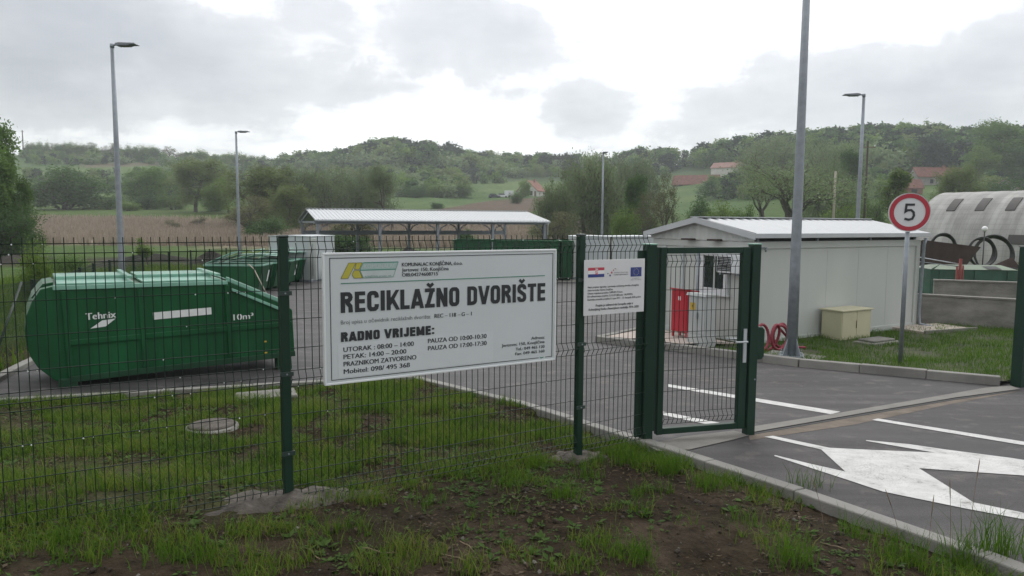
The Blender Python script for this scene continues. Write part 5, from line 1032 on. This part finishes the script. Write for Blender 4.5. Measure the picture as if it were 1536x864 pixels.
def leaves(c, sz, g, strand=False):
    n = len(c); u = g.normal(size=(n, 3)); u[:, 2] = u[:, 2]*.6+(-1.6 if strand else 0); u /= np.linalg.norm(u, axis=1)[:, None]; w = g.normal(size=(n, 3)); w -= u*(u*w).sum(1)[:, None]; w /= np.linalg.norm(w, axis=1)[:, None]
    a = sz[:, None]; k = .34; V = np.stack([c-u*a, c+w*a*k*1.3-u*a*.1, c+u*a, c-w*a*k*1.3-u*a*.1], 1).reshape(-1, 3); return V, np.arange(n*4).reshape(n, 4)
proto('oak1', 'oak', 1, 20000, .19, .42, 'leaf_mid'); proto('oak2', 'oak', 2, 20000, .19, .42, 'leaf_dark'); proto('oak3', 'oak', 3, 17000, .18, .45, 'leaf_light'); proto('olive', 'oak', 4, 17000, .17, .42, 'leaf_olive', 'bark_grey')
proto('willow1', 'willow', 11, 24000, .18, .38, 'leaf_willow', 'bark_grey', .35); proto('willow2', 'willow', 12, 22000, .18, .38, 'leaf_willow', 'bark_grey', .3)
proto('bare', 'bare', 21, 6500, .075, .4, 'leaf_willow', 'bark_grey', .1, .8); proto('lean', 'lean', 24, 9000, .15, .45, 'leaf_willow', 'bark', .2); proto('slender', 'slender', 31, 5200, .24, .3, 'leaf_light'); proto('brown', 'brown', 41, 6500, .11, .4, 'leaf_brown', 'bark_grey')
proto('bush1', 'bush', 51, 9000, .27, .75, 'leaf_mid'); proto('bush2', 'bush', 52, 9000, .27, .75, 'leaf_light'); proto('bush3', 'bush', 53, 9000, .27, .75, 'leaf_dark'); proto('near', 'oak', 61, 26000, .15, .4, 'leaf_mid'); proto('nearbush', 'bush', 62, 22000, .19, .7, 'leaf_dark'); proto('sapling', 'slender', 33, 700, .5, .6, 'leaf_light')
def tree(key, px, rtop, wpx, y, label, cat='tree', rz=None, group=None, name=None):
    q = far(px, y=y); g = float(HT(q[0], q[1])); h = CH+(333+(px-768)*.0063-rtop)/1080*y-g; tm, cm = PROTO[key]
    ext = cm.get('ext')
    if ext is None: co = np.empty(len(cm.vertices)*3, np.float32); cm.vertices.foreach_get('co', co); co = co.reshape(-1, 3); ext = float(np.percentile(np.abs(co[:, 0]), 96)*2); cm['ext'] = ext
    o = thing(name or {'bush': 'bush', 'tree': 'leafy_tree', 'willow': 'willow_tree'}.get(cat, 'leafy_tree'), label, cat, (q[0], q[1], g), random.uniform(0, 6.28) if rz is None else rz, group); sx = wpx/1080*y/ext; sz = h/10.; sx = min(max(sx, sz*.5), sz*2.2); o.scale = (sx, sx, sz)
    for n_, me in (('trunk', tm), ('crown', cm)): c = bpy.data.objects.new(n_, me); C.objects.link(c); c.parent = o
    return o
# single trees, one by one
TREES = [('near', -62, 205, 150, 52, 'big leafy tree at the left edge of the yard, the nearest one'), ('near', 6, 250, 74, 55, 'lower leafy tree leaning in beside the big one at the left edge'), ('oak1', 2, 190, 40, 60, 'slim tree top poking up above the big tree at the left edge'), ('nearbush', -20, 300, 110, 50, 'dense dark bush at the foot of the big tree at the left edge', 'bush'),
 ('bush2', 52, 362, 34, 20, 'young leafy bush behind the wire fence left of the press container', 'bush'), ('sapling', 222, 358, 22, 42, 'thin young sapling beyond the lamp post behind the press container', 'sapling'), ('bush1', 105, 378, 60, 36, 'scrubby low bush beyond the rounded end of the press container', 'bush'),
 ('bush3', 100, 246, 112, 176, 'large round grey-green tree alone at the foot of the left slope'), ('bush1', 165, 290, 40, 178, 'low round bush right of the large round tree on the left slope', 'bush'), ('bush3', 222, 290, 40, 180, 'dark round bush in the hedge below the left terraces', 'bush'), ('bush1', 262, 288, 46, 180, 'mid-green round bush in the hedge below the left terraces', 'bush'), ('bush2', 195, 302, 34, 170, 'pale low bush at the edge of the reed bed', 'bush'), ('bush3', 325, 302, 60, 172, 'long dark bush where hedge and reed bed meet', 'bush'), ('bush3', 245, 276, 22, 250, 'small dark bush alone on the upper left terrace', 'bush'), ('bush3', 130, 258, 16, 300, 'tiny dark tree on the upper left meadow'),
 ('oak1', 225, 252, 52, 200, 'bushy green tree behind the tall left lamp post'), ('olive', 295, 240, 84, 165, 'broad olive-green tree between the two left lamp posts'), ('oak3', 345, 268, 56, 160, 'yellowish green tree just left of the second lamp post'), ('olive', 400, 250, 100, 118, 'spreading olive tree right of the second lamp post'), ('brown', 372, 295, 60, 92, 'thin brownish tree at the foot of the second lamp post'), ('olive', 432, 278, 60, 105, 'olive tree with fine twigs left of the shelter roof'), ('bush3', 395, 322, 70, 90, 'dark brushy bush behind the white cabin and the skips', 'bush'),
 ('willow1', 478, 240, 104, 122, 'grey-green willow rising behind the left end of the shelter', 'willow'), ('willow2', 545, 252, 90, 128, 'pale willow in the middle above the shelter roof', 'willow'), ('lean', 588, 246, 110, 112, 'leaning willow with a dark slanting trunk above the shelter', 'willow'), ('brown', 535, 318, 60, 64, 'thin crooked dark-stemmed tree standing under the shelter roof line'), ('brown', 508, 326, 30, 66, 'single thin dark stem beside the crooked tree under the shelter'), ('bush3', 520, 346, 70, 62, 'dark brush seen beneath the shelter', 'bush'),
 ('bush2', 655, 276, 26, 240, 'round light bush at the end of the ploughed field', 'bush'), ('bush1', 690, 273, 34, 245, 'round green bush in the middle of the meadow edge', 'bush'), ('bush3', 625, 276, 34, 240, 'dark bush left of the meadow edge', 'bush'), ('bush2', 786, 268, 16, 250, 'small round light green tree left of the white gabled house'), ('bush1', 776, 285, 24, 215, 'small bush below the white trailer on the plough', 'bush'), ('bush3', 655, 303, 20, 190, 'small dark bush in the grass below the ploughed field', 'bush'),
 ('willow1', 890, 224, 120, 92, 'largest willow, broad and grey-green, left of the farthest lamp', 'willow'), ('willow2', 842, 262, 60, 88, 'lower willow at the left flank of the largest willow', 'willow'), ('brown', 830, 318, 60, 70, 'brushy thicket at the right end of the shelter', 'bush'), ('oak2', 946, 262, 44, 84, 'dark leafy tree with a clear trunk right of the farthest lamp'), ('willow1', 955, 228, 66, 150, 'tall pale tree left of the barn roof'), ('brown', 996, 262, 24, 80, 'bare brown tree just above the left end of the office roof'), ('brown', 968, 290, 40, 76, 'thin brown tree left of the office roof'), ('bush2', 935, 308, 34, 70, 'bright green bush right of the farthest lamp post', 'bush'), ('bush3', 1045, 292, 46, 96, 'dark round bush below the barn roof', 'bush'), ('bush2', 1078, 302, 44, 82, 'bright green bush above the left end of the office ridge', 'bush'), ('bush1', 1108, 300, 36, 88, 'mid-green bush beside the bright one above the office ridge', 'bush'),
 ('bare', 1192, 228, 180, 82, 'wide bare tree with a short thick trunk behind the big lamp post'), ('bare', 1146, 232, 70, 92, 'tall half bare tree left of the big lamp post'), ('willow2', 1230, 232, 80, 105, 'greyish spring willow between the big lamp and the wooden pole', 'willow'), ('willow1', 1132, 206, 50, 260, 'tall pale tree on the slope right of the white house', 'willow'), ('willow2', 1165, 196, 96, 240, 'broad pale tree on the skyline above the long red roof', 'willow'), ('willow1', 1238, 200, 90, 190, 'pale soft tree high on the slope just right of the big lamp post', 'willow'),
 ('oak2', 1275, 226, 54, 150, 'dark green tree behind the lamp at the office roof'), ('slender', 1336, 258, 44, 96, 'slim bright green tree left of the speed sign'), ('bush1', 1300, 284, 50, 98, 'bushy green shrub at the foot of the lamp behind the office', 'bush'), ('olive', 1424, 252, 56, 118, 'pale olive rounded tree in front of the grey farmhouse'), ('oak1', 1482, 184, 74, 235, 'tallest leafy tree on the right skyline'), ('oak3', 1448, 222, 60, 225, 'lighter tree beside the tallest one on the right'), ('bush3', 1490, 262, 60, 160, 'dark shrubs right of the farmhouse', 'bush'), ('oak2', 1530, 222, 70, 220, 'dark tree at the right edge of the picture'), ('bush2', 1260, 306, 50, 92, 'low bright scrub right of the wooden pole', 'bush'), ('bush1', 1215, 300, 50, 112, 'green scrub behind the wide bare tree', 'bush'),
 ('brown', 262, 330, 34, 110, 'bare brown bush standing in the reed bed', 'bush'), ('brown', 300, 325, 60, 118, 'wide bare brown bush in the reed bed', 'bush'), ('bush3', 700, 340, 30, 78, 'small bush in the reeds behind the shelter posts', 'bush')]
for t in TREES: tree(t[0], t[1], t[2], t[3], t[4], t[5], t[6] if len(t) > 6 else 'tree')
# trees of the ridge that stand apart against the sky
rr = random.Random(3)
for px in list(range(62, 160, 13))+list(range(170, 470, 17)):
    f = np.interp(px, [60, 160, 300, 470], [27, 25, 20, 16]); rg = float(np.interp(px, AA, RROW)); y = float(np.interp(px, [0, 400, 800], [420, 440, 440]))-rr.uniform(0, 12)
    tree(rr.choice(['bush1', 'bush3', 'bush2', 'brown', 'bush1']), px+rr.uniform(-4, 4), rg-f*rr.uniform(.7, 1.1), rr.uniform(18, 30), y, 'small tree standing apart against the sky on the left ridge', group='trees along the left ridge')
# the wood on the hills, one mass
def wood():
    g = np.random.default_rng(99); P = []; 
    def cl(key, n):
        cm = PROTO[key][1]; co = np.empty(len(cm.vertices)*3, np.float32); cm.vertices.foreach_get('co', co); co = co.reshape(-1, 4, 3); i = g.choice(len(co), n, replace=False); m = co[i].mean(1, keepdims=True); return (m+(co[i]-m)*3.6)/10.
    pr = [cl(k, 800) for k in ('oak1', 'oak2', 'oak3', 'olive', 'bush1', 'oak2')]; mats = ['leaf_mid', 'leaf_dark', 'leaf_light', 'leaf_olive', 'leaf_willow', 'leaf_conifer']; V = []; MI = []
    n = 0
    for _ in range(12000):
        px = g.uniform(-120, 1660); s = g.random()**.7; Df = np.interp(px, [0, 880, 1000, 1536], [190, 180, 120, 105]); Dr = np.interp(px, [0, 400, 800, 1000, 1150, 1536], [420, 440, 440, 400, 340, 320]); y = Df+(Dr+15-Df)*s; x = (px-768)/1080*y; z = float(HT(x, y)); row = 333+(px-768)*.0063-(z-CH)/y*1080
        n1 = float(fbm(x/40, y/40, 3, 77)); hs = np.interp(px, [420, 480, 560, 650, 720, 860, 960], [9, 13, 17, 16, 11, 12, 13])
        if px > 960:
            ok = row < 262 or (n1 > .5 and row < 300)
            for a, b_, c, d in ((1000, 1112, 238, 284), (1165, 1245, 228, 262), (1325, 1470, 240, 300), (1490, 1600, 262, 310)): ok = ok and not (a < px < b_ and c+14 < row < d)
            h = g.uniform(8, 12.5)
            if row > 262: h = g.uniform(4, 7)
        elif px > 425: ok = (row < 262 and s > .72) or (n1 > .36 and row < (296 if px < 690 else 277) and not (760 < px < 870 and row > 268)); h = hs*g.uniform(.7, 1.05) if row < 262 else g.uniform(4.5, 8)
        else: b1 = abs(row-(272-(px-200)*.012))<3.4 or abs(row-(287-(px-200)*.02)) < 4 or row < 249; ok = b1 and n1 > .4 and px > 40 or (px > 250 and row < 300 and n1 > .42); h = g.uniform(3, 6.5)
        if not ok: continue
        k = int(g.integers(0, 6)); 
        if px > 425 and row < 258 and g.random() < .5: k = int(g.choice([1, 5]))
        a = g.uniform(0, 6.28); ca, sa = math.cos(a), math.sin(a); w = h*g.uniform(.85, 1.25); q = pr[k].reshape(-1, 3); V.append(np.stack([x+(q[:, 0]*ca-q[:, 1]*sa)*w, y+(q[:, 0]*sa+q[:, 1]*ca)*w, z-.08*h+q[:, 2]*h], 1)); MI.append(np.full(len(pr[k]), k)); n += 1
        if n >= 1700: break
    V = np.concatenate(V); MI = np.concatenate(MI); o = npmesh('woodland', V, np.arange(len(V)).reshape(-1, 4), mats, MI); tag(o, 'mixed spring woodland covering the far hills', 'woodland', kind='stuff')
wood()

# ================================================================== reeds, grass, weeds, stones
def blades(P, h, w, g, bend=.5):
    n = len(P); a = g.uniform(0, 6.283, n); b_ = g.uniform(0, 6.283, n); dx = np.stack([np.cos(a), np.sin(a), 0*a], 1)*(w/2)[:, None]; bd = np.stack([np.cos(b_), np.sin(b_), 0*a], 1)*(h*bend*g.uniform(.1, 1, n))[:, None]; up_ = np.zeros((n, 3)); up_[:, 2] = 1
    m = P+up_*(h*.55)[:, None]+bd*.3; t = P+up_*(h*.95)[:, None]+bd; V = np.stack([P-dx, P+dx, m-dx*.75, m+dx*.75, t], 1).reshape(-1, 3); i = np.arange(n)[:, None]*5; F = np.concatenate([i+[0, 1, 3], i+[0, 3, 2], i+[2, 3, 4]], 1).reshape(-1, 3); return V, F
g = np.random.default_rng(17)
def scatter(n, x0, x1, y0, y1, ok):
    X = g.uniform(x0, x1, n); Y = g.uniform(y0, y1, n); k = ok(X, Y); return X[k], Y[k]
def reeds():
    n = 60000; PX = g.uniform(20, 900, n); Y = np.sqrt(g.uniform(80**2, 136**2, n)); X = (PX-768)/1080*Y; k = (fbm(X/9, Y/9, 4, 31)+g.normal(size=n)*.1 > .36) & (PX < 930-60*fbm(X/8, Y/8, 3, 5)); X, Y = X[k], Y[k]
    P = np.stack([X, Y, HT(X, Y)], 1); V, F = blades(P, g.uniform(.7, 1.5, len(X)), g.uniform(.1, .22, len(X)), g, .25); tag(npmesh('reed_bed', V, F, ['reed_stalk']), 'pale brown dry reed bed beyond the yard', 'reeds', kind='stuff')
reeds()
ML = [p[:2] for p in (P1-FD*3.2, P1+FD*3.4)]
def fd(X, Y): return (X-P1[0])*FN[0]+(Y-P1[1])*FN[1]
def onsoil(X, Y): return ~inpoly(X, Y, ASPH) & (dpoly(X, Y, KR, False) > .07) & (dpoly(X, Y, KC, False) > .07) & (np.hypot((X-mq[0]), (Y-mq[1])) > .25) & (np.hypot(((X+1.66)*.857+(Y-4.78)*.515)/.55, (-(X+1.66)*.515+(Y-4.78)*.857)/.23) > .8+.35*fbm(X*7, Y*7, 3, 15)) & (np.hypot((X-.58)/.3, (Y-6.1)/.2) > .75+.3*fbm(X*7, Y*7, 3, 15))
def grass(name, X, Y, Z, hmin, hmax, m, label, wmin=.003, wmax=.008, bend=1.05):
    n = len(X); V, F = blades(np.stack([X, Y, Z], 1), g.uniform(hmin, hmax, n)*(.6+.8*fbm(X*2, Y*2, 3, 91)), g.uniform(wmin, wmax, n), g, bend); return tag(npmesh(name, V, F, [m]), label, 'grass', kind='stuff')
X, Y = scatter(210000, -8, 1.6, 3.2, 10.2, lambda x, y: onsoil(x, y) & (fd(x, y) > .05) & (fbm(x*1.3, y*1.3, 4, 51)*.8+.1+(fbm(x*3.5, y*3.5, 3, 13)-.5)*.95+g.normal(size=len(x))*.06 > .475))
grass('grass', X, Y, GZ(X, Y)-.005, 0.04, .13, 'grass_blade', 'patchy spring grass inside the wire fence')
X, Y = scatter(150000, -6, 4, 2.4, 8, lambda x, y: onsoil(x, y) & (fd(x, y) < .15) & (fbm(x*1.5, y*1.5, 4, 23)+(fbm(x*4.5, y*4.5, 3, 29)-.5)*.85+g.normal(size=len(x))*.05+.2*np.exp(-np.abs(fd(x, y))/.35)-.05*sstep(4.6, 3.4, y)+.1*np.exp(-dpoly(x, y, KR, False)/.3) > .605))
grass('grass', X, Y, GZ(X, Y)-.005, .04, .14, 'grass_blade', 'sparse grass on the muddy bank in front of the fence')
X, Y = scatter(120000, 1.6, 15, 9.8, 22, lambda x, y: inpoly(x, y, ISL) & (dpoly(x, y, KI, False) > .1) & ~((x-4.673)*math.sin(-TO)+(y-13.867)*math.cos(TO) > -.02) & (np.hypot(x-5.05, y-12.8) > .5) & (fbm(x*1.5, y*1.5, 3, 45)+g.normal(size=len(x))*.1 > .36))
grass('lawn_grass', X, Y, G(Y)+.07+(fbm(X*1.5, Y*1.5, 3, 81)-.5)*.09, .05, .13, 'grass_fresh', 'short grass on the kerbed island beside the office', .004, .009)
X, Y = scatter(90000, -22, -6, 8, 44, lambda x, y: ~inpoly(x, y, ASPH) & (dpoly(x, y, KL, False) > .1) & (fbm(x*.5, y*.5, 3, 46)+g.normal(size=len(x))*.1 > .38))
grass('grass', X, Y, HT(X, Y)-.01, .12, .4, 'grass_blade', 'rough meadow grass beyond the left edge of the yard', .01, .025)
# tufts of tall grass
def tufts():
    V0, F0, o = [], [], 0
    L_ = [(845, 752, 130, .2), (800, 705, 90, .22), (940, 700, 160, .22), (905, 690, 60, .16), (1005, 712, 170, .24), (1060, 735, 110, .22), (985, 690, 60, .15), (300, 855, 120, .18), (250, 860, 80, .16), (640, 760, 60, .14), (960, 845, 60, .2), (1190, 845, 130, .26), (1210, 730, 60, .2), (1290, 800, 90, .2), (1450, 835, 120, .3), (1505, 835, 140, .34), (100, 850, 70, .16), (40, 800, 90, .17), (530, 800, 50, .13), (1120, 790, 60, .18), (1340, 830, 70, .2), (880, 720, 80, .18), (760, 735, 50, .15), (1380, 845, 60, .26), (560, 850, 40, .12), (700, 700, 60, .2), (620, 690, 50, .2), (720, 640, 60, .2), (130, 740, 60, .18), (820, 660, 60, .2)]
    for px, py, n, h in L_:
        q = at(px, py); X = q[0]+g.normal(size=n)*.07; Y = q[1]+g.normal(size=n)*.06; V, F = blades(np.stack([X, Y, GZ(X, Y)-.01], 1), g.uniform(.35, 1.1, n)*h, g.uniform(.003, .006, n), g, .7); V0.append(V); F0.append(F+o); o += len(V)
    tag(npmesh('grass', np.concatenate(V0), np.concatenate(F0), ['grass_fresh']), 'taller tufts of fresh grass along the fence and the road kerb', 'grass', kind='stuff')
tufts()
def weeds():
    X, Y = scatter(19000, -6.5, 3.6, 2.6, 9.5, lambda x, y: onsoil(x, y) & (fbm(x*1.1, y*1.1, 3, 63)+g.normal(size=len(x))*.1 > .52)); Vs = []
    for x, y, z in zip(X, Y, GZ(X, Y)):
        k = g.integers(3, 7); s = g.uniform(.012, .034) if g.random() < .85 else g.uniform(.034, .06)
        for a in g.uniform(0, 6.28, k): c, s_ = math.cos(a), math.sin(a); e = g.uniform(.15, .8); p = np.array([x, y, z]); d = np.array([c, s_, e]); n_ = np.array([-s_, c, .0]); Vs += [p+d*.15*s, p+d*s*.6+n_*s*.3, p+d*s*1.2-np.array([0, 0, .2*s]), p+d*s*.6-n_*s*.3]
    tag(npmesh('weeds', np.array(Vs), np.arange(len(Vs)).reshape(-1, 4), ['weed_leaf']), 'small broad-leaved weeds scattered over the mud and grass', 'weeds', kind='stuff')
    X, Y = scatter(34000, -7, 3.6, 2.4, 9.8, lambda x, y: onsoil(x, y) & (fbm(x*2.1, y*2.1, 3, 68)+g.normal(size=len(x))*.12 > .5)); n = len(X); c = np.stack([X, Y, GZ(X, Y)+g.uniform(.003, .02, n)], 1); u = g.normal(size=(n, 3))*np.array([1, 1, .3]); u /= np.linalg.norm(u, axis=1)[:, None]; w = np.cross(u, g.normal(size=(n, 3))*.3+[0, 0, 1]); w /= np.linalg.norm(w, axis=1)[:, None]; a = g.uniform(.006, .028, n)[:, None]
    tag(npmesh('leaf_litter', np.stack([c-u*a, c+w*a*.4, c+u*a, c-w*a*.4], 1).reshape(-1, 3), np.arange(n*4).reshape(n, 4), ['litter_leaf']), 'dry leaves and stalks lying on the soil', 'litter', kind='stuff')
weeds()
def stones():
    X, Y = scatter(1100, -5, 3.8, 2.4, 7.5, lambda x, y: onsoil(x, y) & (fd(x, y) < .3)); T_ = np.array([(1, 0, 0), (-1, 0, 0), (0, 1, 0), (0, -1, 0), (0, 0, 1), (0, 0, -1), (.6, .6, .5), (-.6, -.6, .5)]); Fo = np.array([(0, 6, 4), (6, 2, 4), (2, 1, 4), (1, 7, 4), (7, 3, 4), (3, 0, 4), (0, 2, 6), (2, 0, 5), (1, 2, 5), (3, 1, 5), (0, 3, 5), (1, 3, 7)]); V = []; F = []
    for x, y, z in zip(X, Y, GZ(X, Y)): s = min(.016, .003+g.exponential(.004)); F.append(Fo+len(V)*8); V.append(T_*s*g.uniform(.6, 1.3, 3)+g.normal(size=(8, 3))*s*.15+[x, y, z+s*.3])
    tag(npmesh('gravel', np.concatenate(V), np.concatenate(F), ['stone']), 'small stones and clods scattered over the bank', 'gravel', kind='stuff')
    X, Y = scatter(5200, -6, 3.8, 2.4, 8.5, lambda x, y: onsoil(x, y) & (fbm(x*1.3, y*1.3, 3, 88)+g.normal(size=len(x))*.12 > .46)); V = []; F = []
    for x, y, z in zip(X, Y, GZ(X, Y)): s = min(.035, .006+g.exponential(.006)); F.append(Fo+len(V)*8); V.append(T_*s*g.uniform(.6, 1.4, 3)*np.array([1, 1, .6])+g.normal(size=(8, 3))*s*.2+[x, y, z+s*.15])
    tag(npmesh('soil_clods', np.concatenate(V), np.concatenate(F), ['clod'], smooth=True), 'dark crumbled clods of soil on the bank and lawn', 'soil', kind='stuff')
    r = random.Random(8)
    V = MB()
    for px, py in ((480, 848), (560, 830), (585, 845), (1200, 780), (700, 850), (690, 820), (1230, 815), (560, 590), (590, 575)):
        q = at(px, py); p = np.array([q[0], q[1], float(GZ(q[0], q[1]))+.012]); path = []; d = np.array([r.uniform(-1, 1), r.uniform(-1, 1), 0])
        for k in range(7): path.append(tuple(p)); d = d+np.array([r.uniform(-.8, .8), r.uniform(-.8, .8), r.uniform(-.25, .25)]); p = p+d/np.linalg.norm(d)*.035; p[2] = max(p[2], float(GZ(p[0], p[1]))+.004)
        V.tube(path, .0035, 'twig', 5)
    tag(V.build('root_litter'), 'thin dry roots and twigs lying on the mud', 'litter', kind='stuff')
stones()
for px, py, h, lx, lab in ((1450, 838, .62, .05, 'tallest dry grass stem with a dark seed head by the road kerb'), (1425, 842, .5, -.04, 'dark seeded stem just left of the tallest one by the road kerb'), (1352, 838, .42, -.14, 'leaning thin seed stem crossing the painted arrow'), (1390, 850, .4, .02, 'short straight seed stem at the bottom edge by the road kerb'), (1235, 800, .34, -.1, 'thin seed stem in the grass left of the painted arrow')):
    q = at(px, py); z = float(GZ(q[0], q[1])); o = thing('seed_stem', lab, 'grass stem', (q[0], q[1], z), R(20)); b = MB(); pth = [(lx*(k/5)**1.6, 0, h*k/5) for k in range(6)]; b.tube(pth, [.0018, .0017, .0016, .0014, .0012, .001], 'twig', 5); b.build('stem', o)
    b = MB(); p = Vector(pth[-1]); d_ = (p-Vector(pth[-2])).normalized(); b.tube([p-d_*.1, p-d_*.06, p, p+d_*.03], [.0008, .003, .0028, .0006], 'twig', 6); b.build('seed_head', o)
# ================================================================== the air
def haze():
    mb = MB(); mb.box(-1650, 1650, -60, 1650, -6, 140, None); mb.ms = []; o = mb.build('haze') if 0 else None
    me = bpy.data.meshes.new('haze'); v = [(x, y, z) for x in (-1650, 1650) for y in (-60, 1650) for z in (-8, 140)]; me.from_pydata(v, [], [(0, 1, 3, 2), (4, 6, 7, 5), (0, 4, 5, 1), (2, 3, 7, 6), (0, 2, 6, 4), (1, 5, 7, 3)]); o = bpy.data.objects.new('haze', me); C.objects.link(o)
    m = bpy.data.materials.new('haze'); m.use_nodes = True; nt = m.node_tree; nt.nodes.clear(); out = nt.nodes.new('ShaderNodeOutputMaterial'); pv = nt.nodes.new('ShaderNodeVolumePrincipled'); pv.inputs['Color'].default_value = (.86, .9, .95, 1); pv.inputs['Density'].default_value = .0005; pv.inputs['Anisotropy'].default_value = .2
    nt.links.new(pv.outputs[0], out.inputs['Volume']); me.materials.append(m); tag(o, 'thin spring haze over the valley', 'haze', kind='stuff')
haze()
bpy.data.objects.remove(_to)
